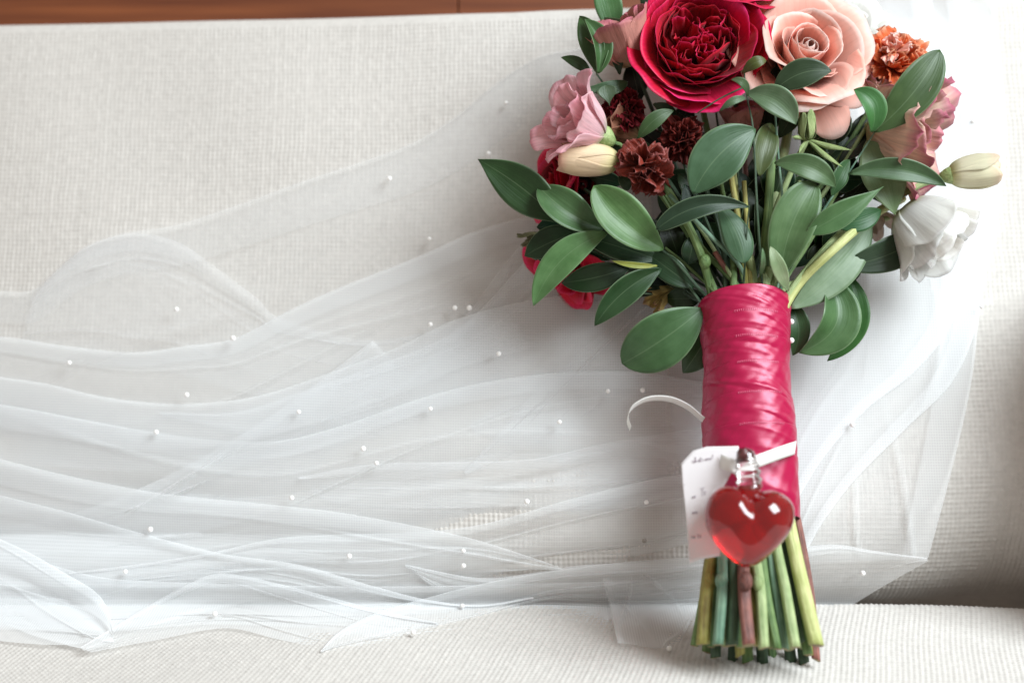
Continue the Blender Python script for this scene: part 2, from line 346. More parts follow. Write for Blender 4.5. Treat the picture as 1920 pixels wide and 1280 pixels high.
def sheet(upper, lower, off, mat, seed, pleat=.25, ret=.12, nt=130, ns=84, fold=.15, freq=1.5, end=.15, ncr=4):
    rnd = np.random.RandomState(seed)
    cr_ = [(rnd.uniform(.08, .95), rnd.uniform(-.9, .9), rnd.uniform(.08, .26), rnd.uniform(.010, .022), rnd.uniform(0, 1), rnd.uniform(.25, .6)) for _ in range(ncr)]
    A = spline(upper, nt); B = spline(lower, nt); ph = rnd.rand(8)*6.3; fr = freq*(.6+rnd.rand(8)*.9)
    ss = [(-ret*(1-k/6.), -1) for k in range(6)]+[(0, a) for a in (-.8, -.4, 0, .4, .8)]+[((k/ns)**1.08, 1) for k in range(1, ns+1)]
    vs = []
    for s, side in ss:
        for i in range(nt):
            t = i/(nt-1); q = abs(s); p = A[i]*(1-q)+B[i]*q
            wv = 0
            for m_ in range(4):
                wv += math.sin(fr[m_]*6.28*(q*(1.0+.25*m_)+.22*math.sin(3.1*t+ph[m_])+.10*t*(m_-1))+ph[m_+4])/(1+.5*m_)
            wv = (wv*.5)
            sh = wv*pleat*.5*min(1, q*6)*(.5+.5*math.sin(2.2*t+ph[0])**2+.3)
            for (q0, sl, am, wd_, tc_, tw_) in cr_:
                dq = (q-q0-sl*(t-.5)-.05*math.sin(4*t+ph[1]))/wd_
                if abs(dq) < 3: sh += am*math.exp(-dq*dq)*math.exp(-((t-tc_)/tw_)**2)*min(1, q*8)*min(1, (1-q)*8)
            rr = fold/2
            fo = rr*side if abs(s) < 1e-9 or side == -1 else rr
            lift = off*.75*(1-q)+end*q
            o_ = max(.06, lift+sh+fo-rr)
            pp = p+0
            if abs(s) < 1e-9:
                dn = B[i]-A[i]; dn = dn/(np.linalg.norm(dn)+1e-6); pp = A[i]-dn*(math.sqrt(max(0, 1-side*side))*rr/S*.5)
            elif side == -1: o_ = max(.03, lift-rr*1.6+.5*sh)
            vs.append(base_fast(pp[0]+wv*2.0*min(1, q*5), pp[1]+wv*3*min(1, q*5), o_))
    n = len(ss)
    return obj('tulle_layer', vs, grid(n, nt), mat, veil)
SH = [
 ([(-90,552),(0,548),(60,546),(110,505),(160,465),(230,440),(330,424),(450,385),(560,345),(680,305),(770,272),(850,225),(930,160),(1010,110),(1100,90)],
  [(-90,1020),(200,1040),(500,1030),(800,1000),(1150,960),(1300,900)], .45, TULL, 1, dict(pleat=.10)),
 ([(60,560),(110,505),(170,462),(250,440),(330,455),(400,500),(480,560),(530,600),(700,640),(900,600)],
  [(40,640),(150,660),(250,690),(330,700),(400,720),(480,740),(600,750),(900,700)], .35, TULL, 21, dict(pleat=.12)),
 ([(-90,640),(0,633),(120,650),(250,662),(350,650),(440,636),(540,585),(640,540),(780,485),(880,440),(960,415),(1100,380)],
  [(-90,850),(300,880),(700,820),(1100,700)], .55, TUL, 2, dict(pleat=.12)),
 ([(-90,690),(0,708),(90,722),(190,745),(300,758),(400,756),(500,740),(620,700),(740,655),(850,603),(960,572),(1100,548),(1250,520)],
  [(-90,1150),(200,1180),(500,1120),(900,1040),(1250,900)], .75, TUL, 3, dict(pleat=.28, ret=.2)),
 ([(300,775),(440,775),(560,738),(700,690),(850,625),(960,520),(1060,400)],
  [(300,776),(420,810),(500,830),(700,800),(900,730),(1060,640),(1150,500)], .65, TUL, 4, dict(pleat=.22)),
 ([(-90,745),(60,770),(220,800),(380,825),(520,828),(640,800),(800,745),(930,715),(1060,700),(1200,700),(1340,722)],
  [(-90,1130),(200,1120),(500,1080),(800,980),(1340,940)], .8, TUL, 5, dict(pleat=.3)),
 ([(880,800),(960,740),(1060,640),(1160,570),(1240,560)], [(885,806),(950,860),(1050,850),(1160,760),(1300,700),(1330,690)], .5, TULL, 25, dict(pleat=.15)),
 ([(560,895),(700,872),(860,868),(1000,862),(1150,830),(1340,800)],
  [(560,898),(620,940),(740,960),(900,965),(1100,960),(1340,930)], .7, TULL, 6, dict(pleat=.2)),
 ([(-90,832),(0,862),(120,892),(240,916),(330,930),(480,945),(620,960),(760,984),(880,1010),(960,1034),(1045,1062)],
  [(-90,1170),(200,1180),(430,1120),(700,1145),(900,1110),(1060,1068)], 1.0, TUL, 7, dict(pleat=.25, ret=.15)),
 ([(-90,900),(0,930),(120,960),(260,1000),(420,1040),(560,1060),(700,1100),(800,1125),(900,1135),(1000,1120)],
  [(-90,1195),(150,1205),(300,1140),(480,1120),(650,1160),(800,1150),(900,1140),(1000,1122)], 1.0, TUL, 17, dict(pleat=.3)),
 ([(130,1075),(280,1056),(400,1036),(520,1011),(640,1003),(760,1000),(900,985),(1060,940),(1200,905),(1340,880)],
  [(132,1080),(200,1110),(330,1100),(520,1090),(700,1110),(900,1080),(1200,1040),(1340,1000)], .9, TUL, 8, dict(pleat=.2)),
 ([(-90,975),(0,1012),(60,1040),(120,1075),(175,1108),(200,1140),(212,1185)],
  [(-90,1165),(0,1168),(60,1190),(110,1205),(150,1216),(180,1215),(212,1205)], 1.1, TULD, 9, dict(pleat=.2)),
 ([(150,1214),(220,1172),(280,1136),(340,1103),(400,1078),(460,1082),(560,1105),(700,1142),(820,1168)],
  [(170,1222),(290,1200),(380,1180),(440,1176),(520,1196),(600,1210),(720,1215),(823,1171)], .9, TUL, 10, dict(pleat=.12)),
 ([(602,1219),(640,1182),(710,1148),(800,1122),(920,1092),(1060,1068),(1180,1054),(1300,1046),(1450,1034),(1560,1022),(1640,1034),(1738,1047)],
  [(600,1222),(750,1216),(900,1196),(1050,1165),(1150,1195),(1260,1226),(1420,1205),(1545,1165),(1640,1108),(1738,1048)], 1.0, TUL, 11, dict(pleat=.10)),
 ([(760,1060),(900,1085),(1000,1075),(1100,1060),(1200,1058),(1300,1062),(1360,1070)],
  [(762,1064),(830,1120),(920,1150),(1000,1160),(1100,1170),(1200,1180),(1360,1190)], .8, TUL, 12, dict(pleat=.2)),
 ([(1132,1084),(1142,1120),(1150,1160),(1160,1205)], [(1340,1070),(1345,1120),(1345,1170),(1340,1225)], 1.25, TULL, 13, dict(pleat=.08, ret=.06)),
 ([(1240,530),(1100,650),(1000,740),(930,820),(870,885)], [(1300,640),(1200,740),(1100,830),(1000,890),(874,888)], .6, TULL, 41, dict(pleat=.2)),
 ([(1000,430),(930,520),(870,600),(800,680),(720,740),(600,790)], [(1080,520),(1000,620),(940,700),(860,760),(760,790),(602,793)], .6, TULL, 42, dict(pleat=.2)),
 ([(700,640),(620,700),(540,760),(430,830),(300,900),(150,960),(0,990),(-90,1000)], [(760,700),(700,780),(620,860),(500,940),(350,1010),(180,1060),(0,1075),(-90,1080)], .7, TUL, 43, dict(pleat=.2)),
 ([(-90,1010),(60,1050),(200,1085),(400,1095),(600,1100),(800,1100),(1000,1095),(1200,1090),(1360,1085)], [(-90,1180),(60,1182),(200,1185),(400,1172),(600,1180),(800,1180),(1000,1158),(1200,1185),(1360,1180)], .8, TUL, 44, dict(pleat=.12)),
 # right side, running down behind the bouquet
 ([(1850,-60),(1872,100),(1884,260),(1866,420),(1838,560),(1822,700),(1800,810),(1770,930),(1738,1047)],
  [(1300,-60),(1300,150),(1290,400),(1280,600),(1270,750),(1280,900),(1300,1000),(1330,1045),(1360,1060)], .5, TUL, 14, dict(pleat=.12)),
 ([(1800,-60),(1835,120),(1850,330),(1842,500),(1826,620),(1780,720),(1700,800),(1600,900),(1540,980),(1515,1025)],
  [(1250,-60),(1260,200),(1270,500),(1280,700),(1290,800),(1300,900),(1310,1000),(1320,1030)], .8, TULD, 15, dict(pleat=.18, ret=.07)),
 ([(1730,-60),(1770,120),(1800,300),(1810,470),(1790,590),(1720,690),(1620,770),(1540,860),(1480,960),(1450,1010)],
  [(1200,-60),(1210,200),(1230,500),(1250,650),(1260,800),(1280,900),(1300,1000),(1310,1020)], 1.0, TULD, 16, dict(pleat=.2, ret=.07)),
]
for up, lo, off, mt, seed, k in SH: sheet(up, lo, off, mt, seed, **k)
def sphere_mesh(c, r, seg=14, ring=9, sq=(1, 1, 1)):
    vs, uv = [], []
    for i in range(ring+1):
        a = math.pi*i/ring
        for k in range(seg):
            b = 2*math.pi*k/seg; vs.append((c[0]+r*sq[0]*math.sin(a)*math.cos(b), c[1]+r*sq[1]*math.cos(a), c[2]+r*sq[2]*math.sin(a)*math.sin(b))); uv.append((k/seg, i/ring))
    return np.array(vs), [tuple(q) for q in grid(ring+1, seg, True)], uv
PEARLS = [(949,193),(916,288),(730,335),(805,448),(331,580),(437,634),(130,680),(853,577),(880,577),(807,608),(935,663),(807,766),(1049,791),(350,740),(560,772),(293,810),(681,841),(706,868),(547,933),(282,992),(235,1071),(403,1150),(869,1032),(869,1060),(655,1042),(867,1135),(775,1185),(988,940),(1212,941),(1618,1074),(1255,1215),(1140,733),(1205,731),(1840,575),(1825,228),(1598,796)]
for i, (a, b) in enumerate(PEARLS):
    p = base_fast(a, b, .95 if b > 500 else .6); p = pc(a, b, p[2]); v, f, uv = sphere_mesh(p, .105+.03*((i*37) % 11)/11); obj('pearl', v, f, PEARL, veil, uv)
p = pc(1208, 1013, base_fast(1208, 1013, 1.2)[2]); v, f, uv = sphere_mesh(p, .12); obj('pearl', v, f, plain('grey_pearl', (.30, .27, .24), .3), veil, uv, label='grey bead among the white pearls')

# ------------------------------------------------------------------ bouquet frame
def wax(py): return 2.4-8.6*(1240-py)/1240.0
def pin(p, lim=1.3):          # keep a stem point near the handle's mouth inside it
    py = 640-p[1]/((D-p[2])/D*S)
    if py > 430:
        f = min(1, (py-430)/90); m = wax(py)+lim+(1-f)*1.5
        if p[2] > m: return pc(960+p[0]/((D-p[2])/D*S), py, m)
    return p
AX = [(1394, 575), (1397, 640), (1400, 690), (1401, 740), (1404, 790), (1406, 840), (1411, 900), (1417, 980)]
HWD = [84, 81.5, 78, 80, 85, 85.5, 83, 80]
def axis_at(py):
    px = np.interp(py, [a[1] for a in AX], [a[0] for a in AX]); r = np.interp(py, [a[1] for a in AX], HWD)
    w = wax(py); k = (D-w)/D*S
    return pc(px, py, w), r*k
AXD = (axis_at(600)[0]-axis_at(950)[0]).normalized()      # up along the handle
AXU = Vector((1, 0, 0)); AXU = (AXU-AXD*AXU.dot(AXD)).normalized(); AXW = AXU.cross(AXD)
if AXW[2] < 0: AXW = -AXW
TOP, RT = axis_at(560); LEN = (axis_at(975)[0]-TOP).length

# satin wrap: overlapping turns of ribbon
wrap = empty('satin_ribbon_wrap', axis_at(975)[0], 'glossy crimson satin ribbon wound around the bouquet stems as a handle', 'ribbon')
rng = np.random.RandomState(5)
def handle_pt(s, phi, extra=0):      # s cm below the top rim
    py = 560+s/LEN*415; c, r = axis_at(min(max(py, 560), 990))
    c = TOP-AXD*s; c2, _ = axis_at(py); c = Vector((c2[0], c[1], c[2]))
    bump_ = .025*math.sin(3*phi+s*.8)+.012*math.sin(6*phi-s*1.1)
    rr = r+bump_+extra
    return c+AXU*(rr*math.cos(phi))+AXW*(rr*.97*math.sin(phi))
def turn(s0, width, lay, k, drop):
    nphi, nx = 200, 60; vs, uv = [], []
    for j in range(nx+1):
        x = j/nx
        for i in range(nphi):
            ph = 2*math.pi*i/nphi; f = ((ph+math.pi/2) % (2*math.pi))/(2*math.pi)      # seam line at the back
            s = s0+drop*(f-.5)+x*width-(.42-.06*k)*math.sin(ph)
            # long soft creases radiating along the ribbon
            cr = 0
            for q in range(9):
                a_, x0, p0, w0, tl = CR[k][q]
                cr += a_*math.exp(-((x-x0-tl*(ph-p0))/w0)**2)*max(0, math.cos((ph-p0)*1.3))**1.5*(abs(ph-p0) < 1.2)
            cr += .008*math.sin(ph*11+x*9+k)+.006*math.sin(ph*19-x*14+k*2)
            e = .05*(1-x)+.035*math.exp(-(x/.05)**2)*0+cr*min(1, x*8)-(.02 if j == 0 else 0)
            vs.append(handle_pt(s, ph, e+.015*f)); uv.append((x, i/nphi*8))
    return obj('ribbon_turn', vs, grid(nx+1, nphi, True)[:, ::-1].copy(), SATIN, wrap, uv, solid=.02)
CR = [[(rng.choice([-1, 1])*rng.uniform(.010, .034), rng.uniform(.08, .92), rng.uniform(.5, 2.7), rng.uniform(.05, .14), rng.uniform(-.50, -.12)) for q in range(9)] for k in range(8)]
CR_OLD = [[(rng.uniform(-.075, .085), rng.uniform(.1, .9), rng.uniform(.4, 2.6), rng.uniform(.05, .13)) for q in range(5)] for k in range(8)]
S0 = [.36, 1.42, 2.5, 3.62, 4.95, 6.3, 7.6]
for k, s0 in enumerate(S0):
    wd = (S0[k+1]-s0 if k < 6 else 2.3)+.35
    turn(s0, wd, k, k, .55 if k else .15)
# machine stitches along the ribbon edge
STI = plain('pink_thread', (.85, .30, .45), .4)
ms = []
for k, s0 in enumerate(S0[1:6]):
    for i in range(22):
        ph = math.radians(55+i*2.6); f = ((ph+math.pi/2) % (2*math.pi))/(2*math.pi); s = s0+.55*(f-.5)-(.42-.06*(k+1))*math.sin(ph)
        a = handle_pt(s+.03, ph, .115); b = handle_pt(s+.13, ph+.004, .10); ms.append(tube_mesh([a, (a+b)/2, b], .008, 4, True, 3))
v, f, uv = join(ms); o = obj('stitching', v, f, STI, wrap, uv); o['kind'] = 'stuff'

# slots the stems take at the cut end: (px, py end, px and py where they leave the wrap, radius px, material, depth offset)
SL = [(1304,1214,1318,1040,7,ST_DARK,-.2),(1318,1207,1340,1000,14,ST_OLIVE,.9),(1346,1208,1356,1000,11,ST_BLUE,1.5),(1372,1209,1376,1000,13,ST_DARK,1.3),
      (1404,1209,1394,1000,13,ST_BROWN,2.2),(1432,1214,1412,1000,11,ST_LIGHT,1.9),(1458,1216,1426,1000,9,ST_MID,1.5),(1471,1216,1440,1000,9,ST_BLUE,1.2),
      (1491,1213,1452,1000,11,ST_LIGHT,1.8),(1502,1205,1466,1000,10,ST_DARK,.9),(1515,1226,1478,1000,10,ST_MID,.8),(1531,1209,1480,985,15,ST_YELLOW,1.5),
      (1530,1236,1497,985,9,ST_BROWN,-.2),(1342,1232,1350,1000,11,ST_DARK,-.4),(1374,1241,1372,1000,11,ST_DARK,-1.2),(1402,1240,1392,1000,12,ST_MID,-.6),
      (1430,1244,1410,1000,12,ST_DARK,-1.0),(1450,1247,1430,1000,10,ST_MID,-1.6),(1484,1243,1450,1000,12,ST_DARK,-1.2),(1508,1243,1476,1000,11,ST_DARK,-.8),
      (1325,1222,1338,1000,10,ST_MID,-1.0),(1388,1228,1384,1000,10,ST_OLIVE,.3),(1446,1232,1426,1000,10,ST_OLIVE,.4),(1478,1232,1450,1000,10,ST_LIGHT,.2)]
def handle_in(py, px, dw):    # point inside the handle
    c, r = axis_at(py); p = pc(px, py, c[2]+dw)
    d = p-c; 
    m = r*.80
    if d.length > m: d = d*(m/d.length)
    return c+d
def full_stem(parent, pts, slot, rad, mat, name='stem', tail=True):
    """stem from the flower, through the wrap, to its cut end"""
    px, py, ux, uy, r, m2, dw = SL[slot]
    rr = random.Random(slot*7)
    neck = handle_in(560, 1394+(ux-1410)*.8+rr.uniform(-6, 6), dw*.55)
    up = [pin(Vector(p)) for p in pts]+[neck, handle_in(700, 1400+(ux-1410)*.6, dw*.5)]
    tube(name, up, [rad*.8, rad, rad], mat, parent, seg=8, n=26)
    k = (D-wax(py))/D*S
    pe = pc(px, py, wax(py)+dw); pu = pc(ux, uy, wax(uy)+min(max(dw, -1.3), 1.35)*.95); mid = (pe*.5+pu*.5)+Vector((rr.uniform(-.13, .13), 0, .08))
    q = [handle_in(880, 1411+(ux-1410)*.7, dw*.6), pu, mid, pe]
    rk = r*k*.93
    v, f, uv = tube_mesh(q, [rk*.8, rk*.92, rk*.95, rk*1.02, rk], 12, True, 30)
    # node swelling
    sl = rr.uniform(-.5, .5)*rk; d = (pe-mid).normalized(); v = v.copy(); v[-12:] += np.array(d)*(sl*np.cos(np.arange(12)*math.pi/6))[:, None]
    o = obj('cut_stem', v, f, m2, parent, uv); e0 = pe-d*.005
    v, f, uv = tube_mesh([e0, e0+d*.012, e0+d*.025], [rk*.98, rk*.95, rk*.7], 12, True, 3); v = v+np.tile(np.array(d)[None]*(sl*np.cos(np.arange(12)*math.pi/6))[:, None], (3, 1)); obj('cut_face', v, f, ST_TAN, parent, uv)
    if slot in (2, 4, 1, 5):
        c = pc(px*.45+ux*.55, py*.45+uy*.55-5, wax(1100)+dw*.97)
        v, f, uv = sphere_mesh(c, rk*1.06, 12, 8, (1, 1.5, 1)); obj('stem_node', v, f, m2, parent, uv)

# ------------------------------------------------------------------ flowers
def frame(axis, spin=0):
    a = Vector(axis).normalized(); u = Vector((0, 0, 1)) if abs(a[2]) < .8 else Vector((0, 1, 0))
    x = u.cross(a).normalized(); y = a.cross(x); c, s = math.cos(spin), math.sin(spin)
    return x*c+y*s, y*c-x*s, a
def petal(parent, base, fr, mat, phi, L, Wd, a0, a1, a2, r0=.05, rnd=.35, ruf=0, rufn=5, ph=0, droop=0, jag=0, cup=.0, ni=15, nj=17, name='petal', narrow=.3, pinch=0, tw=0, flat=0, z0=0, rg=None, point=0):
    rg = rg or random.Random(int(phi*1000)+int(L*997))
    ns = 40; ss = np.linspace(0, 1, ns); ang = np.where(ss < .5, a0+(a1-a0)*np.sin(ss*math.pi/2/.5)**.8 if True else 0, a1+(a2-a1)*((ss-.5)/.5)**1.6)
    ang = np.radians(ang); r = r0+np.r_[0, np.cumsum(np.sin(ang[1:])*L/(ns-1))]; z = z0+np.r_[0, np.cumsum(np.cos(ang[1:])*L/(ns-1))]
    na, nb = math.cos(1), 0
    vs, uv = [], []
    p1, p2, p3 = rg.uniform(0, 6), rg.uniform(0, 6), rg.uniform(0, 6)
    rmin = max(.12*Wd, .06)
    for i in range(ni):
        s = i/(ni-1)
        for j in range(nj):
            t = -1+2*j/(nj-1)
            tip = 1-rnd*abs(t)**2.4+point*max(0, 1-abs(t)*2.2)
            if jag: tip += jag*(math.sin(t*23+p1)+.6*math.sin(t*41+p2))
            se = s*tip
            rr = float(np.interp(se, ss, r)); zz = float(np.interp(se, ss, z)); an = float(np.interp(se, ss, ang))
            wd = Wd*(narrow+(1-narrow)*math.sin(min(1, se*1.15)*math.pi/2)**.9)*(1-pinch*max(0, se-.6))
            k = se**2
            d = ruf*k*(math.sin(t*rufn+p1+se*2)+.5*math.sin(t*rufn*2.1+p2)+.3*math.sin(t*rufn*3.7+p3))
            d += cup*(t*t)*math.sin(se*math.pi)
            # offset normal to the petal in the (r,z) plane
            rr2 = rr+d*math.cos(an); zz2 = zz-d*math.sin(an)-droop*t*t*k
            rc = max(abs(rr2), rmin) if not flat else max(abs(rr2), rmin)+flat
            f = phi+t*wd/rc+tw*se
            if flat:   # sheet bent on a larger circle whose centre sits behind the axis
                f = t*wd/rc; xx = (rr2+flat)*math.cos(f)-flat; yy = (rr2+flat)*math.sin(f); c, s_ = math.cos(phi+tw*se), math.sin(phi+tw*se); p = (xx*c-yy*s_, xx*s_+yy*c)
            else: p = (rr2*math.cos(f), rr2*math.sin(f))
            q = base+fr[0]*p[0]+fr[1]*p[1]+fr[2]*zz2; vs.append(q); uv.append(((t+1)/2, se))
    return obj(name, vs, grid(ni, nj), mat, parent, uv, solid=.018)
def tilt(fr, rg, a): return frame(fr[2]+fr[0]*rg.uniform(-a, a)+fr[1]*rg.uniform(-a, a), rg.uniform(-.3, .3)+math.atan2(fr[0].dot(frame(fr[2])[1]), fr[0].dot(frame(fr[2])[0])))
def rose(root, face, axis, R, mat, layers, seed, per=5, open_=1.0, inner=None, ruf=.03, depth=.95, WI=.5, WO=.55):
    rg = random.Random(seed); fr = frame(axis, rg.uniform(0, 6)); base = Vector(face)-fr[2]*(R*depth)
    fr0 = fr
    for k in range(layers):
        f = k/(layers-1); n = 3 if k == 0 else per
        for i in range(n):
            fr = tilt(fr0, rg, .05+.12*f)
            phi = 2*math.pi*(i+rg.uniform(-.18, .18))/n+k*2.399
            mt = mat if inner is None or f > .42 else inner
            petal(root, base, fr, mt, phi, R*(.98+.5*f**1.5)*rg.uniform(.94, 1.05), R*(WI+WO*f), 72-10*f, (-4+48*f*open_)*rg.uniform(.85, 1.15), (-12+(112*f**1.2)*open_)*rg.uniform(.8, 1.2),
                  r0=R*(.02+.12*f), rnd=.22+.15*rg.random(), ruf=ruf*R*(.4+f), rufn=rg.uniform(2.5, 5), ph=0, droop=.12*R*f, cup=.05*R, tw=rg.uniform(-.1, .1), rg=rg)
    return fr0, base
RED = petal_mat('crimson_petal', (.28, .003, .012), (.62, .004, .030), (.74, .012, .10), trans=.18, rough=.42, streak=.30)
MAGENTA = petal_mat('magenta_petal', (.35, .003, .02), (.72, .006, .075), (.84, .03, .20), trans=.2, rough=.42, streak=.22)
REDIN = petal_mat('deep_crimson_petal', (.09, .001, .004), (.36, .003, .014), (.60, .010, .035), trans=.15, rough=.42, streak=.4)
PEACH = petal_mat('peach_petal', (.80, .62, .36), (1.0, .62, .52), (1.0, .80, .74), trans=.42, rough=.5, streak=.10, bump=.15)
PEACHIN = petal_mat('coral_petal', (.92, .34, .18), (.96, .52, .42), (.98, .80, .75), trans=.35, rough=.5, streak=.14, bump=.15)
PINK = petal_mat('pink_petal', (.76, .74, .55), (1.0, .70, .74), (.96, .52, .60), trans=.48, rough=.5, streak=.25, bump=.3, p1=.3)
CREAM = petal_mat('cream_petal', (.62, .58, .25), (.80, .62, .42), (.78, .44, .34), trans=.25, streak=.12, p1=.4)
WHITE = petal_mat('white_petal', (.70, .70, .42), (.97, .965, .94), (.98, .97, .96), trans=.6, streak=.10, p1=.3)
BUDW = petal_mat('white_bud_petal', (.45, .48, .16), (.84, .80, .58), (.80, .62, .46), trans=.25, streak=.18, p1=.3, p2=.75)
RUST = petal_mat('rust_petal', (.16, .07, .02), (.25, .035, .02), (.44, .13, .12), trans=.15, rough=.28, streak=.45, bump=.8, fine=.5)
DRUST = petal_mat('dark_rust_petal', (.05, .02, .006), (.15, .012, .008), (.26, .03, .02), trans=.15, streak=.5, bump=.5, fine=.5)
DUSTY = petal_mat('dusty_rose_petal', (.60, .42, .22), (.68, .30, .25), (.58, .16, .22), trans=.28, streak=.28, bump=.35)
MAUVE = petal_mat('peach_mauve_petal', (.60, .55, .25), (.86, .62, .50), (.62, .18, .26), trans=.28, streak=.25, p1=.35, p2=.78, bump=.35)
ORANGE = petal_mat('orange_petal', (.70, .36, .10), (.88, .20, .065), (.92, .45, .28), trans=.3, streak=.4, fine=.5, bump=.5)
DRED = petal_mat('dark_red_petal', (.05, .002, .004), (.17, .004, .010), (.30, .01, .022), trans=.15, streak=.4, bump=.4)
YELL = petal_mat('yellow_brown_petal', (.35, .30, .08), (.58, .42, .14), (.40, .20, .10), trans=.2, streak=.4)
G = 'flowers of the bouquet'
def fl(name, at, label, cat): return empty(name, at, label, cat, G)

# big crimson garden rose: outer cup, packed quarters and a dark hollow
r1 = fl('garden_rose', pc(1300, 110, -3.2), 'large crimson garden rose with a dark hollow centre at the top of the bouquet', 'rose')
fr = frame((-.02, .30, .95), .4); R = 2.58; base = pc(1303, 112, -4.6); rg = random.Random(3)
for k in range(8):
    f = .35+.65*k/7
    nn = 6 if k < 4 else 4
    for i in range(nn):
        phi = 2*math.pi*(i+rg.uniform(-.2, .2))/nn+k*2.0
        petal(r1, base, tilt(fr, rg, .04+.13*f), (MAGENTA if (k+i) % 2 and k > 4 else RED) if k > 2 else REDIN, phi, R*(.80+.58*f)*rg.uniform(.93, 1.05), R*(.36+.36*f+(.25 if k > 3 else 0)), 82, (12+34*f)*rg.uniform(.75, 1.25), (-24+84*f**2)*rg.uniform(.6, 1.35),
              r0=R*(.10+.16*f), rnd=.18+.15*rg.random(), ruf=.10*(.5+f)*(.6 if k > 3 else 1), rufn=rg.uniform(2, 4.5), droop=.10*R*f, cup=.08*R, rg=rg, ni=16, nj=21)
for q, (qa, n) in enumerate([(3.9, 9), (5.4, 8), (.6, 7), (2.2, 8)]):      # four tight quarters around the hollow
    off = fr[0]*math.cos(qa)*R*.40+fr[1]*math.sin(qa)*R*.40
    for i in range(n):
        g = i/n; petal(r1, base+off*.55+fr[2]*.15, (fr[0], fr[1], (fr[2]+off*.13).normalized()), REDIN if i < 3 else RED, qa+rg.uniform(-1.3, 1.3)+math.pi*(i % 2), R*(.74+.18*g), R*(.16+.22*g), 50, rg.uniform(-6, 14), rg.uniform(-14, 22),
              r0=R*(.03+.20*g), rnd=.3, ruf=.10, rufn=rg.uniform(4, 8), cup=.05*R, rg=rg, ni=14, nj=15)
full_stem(r1, [base, pc(1325, 240, -4.6), pc(1370, 420, -3)], 4, .17, ST_MID)

r2 = fl('garden_rose', pc(1370, -40, -6), 'crimson rose cut by the top edge above the large crimson one', 'rose')
rose(r2, pc(1375, -62, -4.8), (.1, .75, .5), 2.5, RED, 6, 12, inner=REDIN)
full_stem(r2, [pc(1370, 30, -6.2), pc(1385, 300, -5), pc(1395, 460, -3)], 14, .15, ST_DARK)

# peach rose
r3 = fl('peach_rose', pc(1510, 100, -3.6), 'large pale peach rose right of the crimson garden rose', 'rose')
fr, base = rose(r3, pc(1522, 78, -2.5), (.12, .38, .90), 2.8, PEACH, 5, 27, per=4, inner=PEACHIN, ruf=.045, open_=.9, WI=.6, WO=.72)
frp = frame((.0, .3, .9), 0)
def ang_px(fr_, dx, dy):      # azimuth in a flower frame that points along (dx,dy) in the picture
    return math.atan2(fr_[1][0]*dx+fr_[1][1]*dy, fr_[0][0]*dx+fr_[0][1]*dy)
for dx, dy, L, Wd, a1, a2 in [(.25, -1, 4.3, 1.35, 62, 118), (-.35, -.9, 3.6, 1.5, 55, 92), (-1, .1, 2.7, 1.5, 50, 60), (1, .1, 3.5, 1.7, 58, 98), (.8, -.6, 3.6, 1.4, 58, 112)]:
    petal(r3, base, fr, PEACH, ang_px(fr, dx, dy), L, Wd, 75, a1, a2, r0=.3, rnd=.30, ruf=.07, rufn=3.2, droop=.25, rg=random.Random(int(L*70+dx*9)), ni=18, nj=17)
full_stem(r3, [base, pc(1475, 260, -4.4), pc(1440, 420, -2.6)], 8, .26, ST_LIGHT)
v, f, uv = sphere_mesh(base-fr[2]*.1, .55, 14, 9, (1, 1, .8)); obj('calyx', v, f, CALYX, r3, uv)

r4 = fl('white_bloom', pc(1590, 20, -6.2), 'blurred white bloom behind the top of the peach rose', 'flower')
rose(r4, pc(1590, 22, -5.4), (.15, .6, .6), 1.9, WHITE, 4, 41, per=4, WI=.7, WO=.6)
full_stem(r4, [pc(1580, 70, -7), pc(1500, 300, -5.6), pc(1430, 470, -3)], 16, .14, ST_DARK)

# carnations
def carnation(root, face, axis, R, mat, n, seed, spread=95, jag=.03, wd=(.32, .5), rn=(5, 9)):
    rg = random.Random(seed); fr = frame(axis, rg.uniform(0, 6)); base = Vector(face)-fr[2]*R*.7
    for i in range(n):
        f = (i+.5)/n; a = spread*f**.8
        petal(root, base, fr, mat, i*2.399+rg.uniform(-.3, .3), R*rg.uniform(.8, 1.2), R*rg.uniform(*wd), a*.5, a*rg.uniform(.7, 1.0), a*1.1+rg.uniform(-20, 30), r0=.04, rnd=.25, ruf=R*.15, rufn=rg.uniform(*rn), jag=jag, rg=rg, ni=12, nj=25, narrow=.16, flat=R*.3)
    return fr, base
c1 = fl('carnation', pc(1205, 300, -1.8), 'rust brown carnation with crumpled silvery petals low on the left of the bouquet', 'carnation')
rg = random.Random(9)
for cx, cy, ax_, R_, n_, sd in [(1208, 288, (-.1, .5, .75), 1.2, 8, 3), (1228, 338, (.25, -.45, .8), 1.15, 9, 5)]:
    carnation(c1, pc(cx, cy, -1.2), ax_, R_, RUST, n_, sd, wd=(.4, .75), rn=(4, 8), spread=110)
fr_ = frame((-1, .05, .1)); 
for i in range(6): petal(c1, pc(1225, 305, -2.1), frame((-1, .02, .2)), RUST, i*1.05, 1.75, .42, 18, 6, 20, r0=.08, rnd=.3, ruf=.08, rufn=5, jag=.03)
full_stem(c1, [pc(1225, 320, -2.3), pc(1262, 372, -2.1), pc(1310, 465, -1.7)], 1, .20, ST_MID)
nd = sphere_mesh(pc(1322, 490, -1.5), .28, 12, 8, (1, 1.2, 1)); obj('stem_node', nd[0], nd[1], ST_MID, c1, nd[2])
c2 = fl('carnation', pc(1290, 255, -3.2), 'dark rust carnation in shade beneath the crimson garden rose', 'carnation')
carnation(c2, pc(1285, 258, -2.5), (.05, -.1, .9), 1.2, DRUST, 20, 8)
full_stem(c2, [pc(1290, 270, -3.6), pc(1350, 430, -2.6)], 3, .13, ST_DARK)
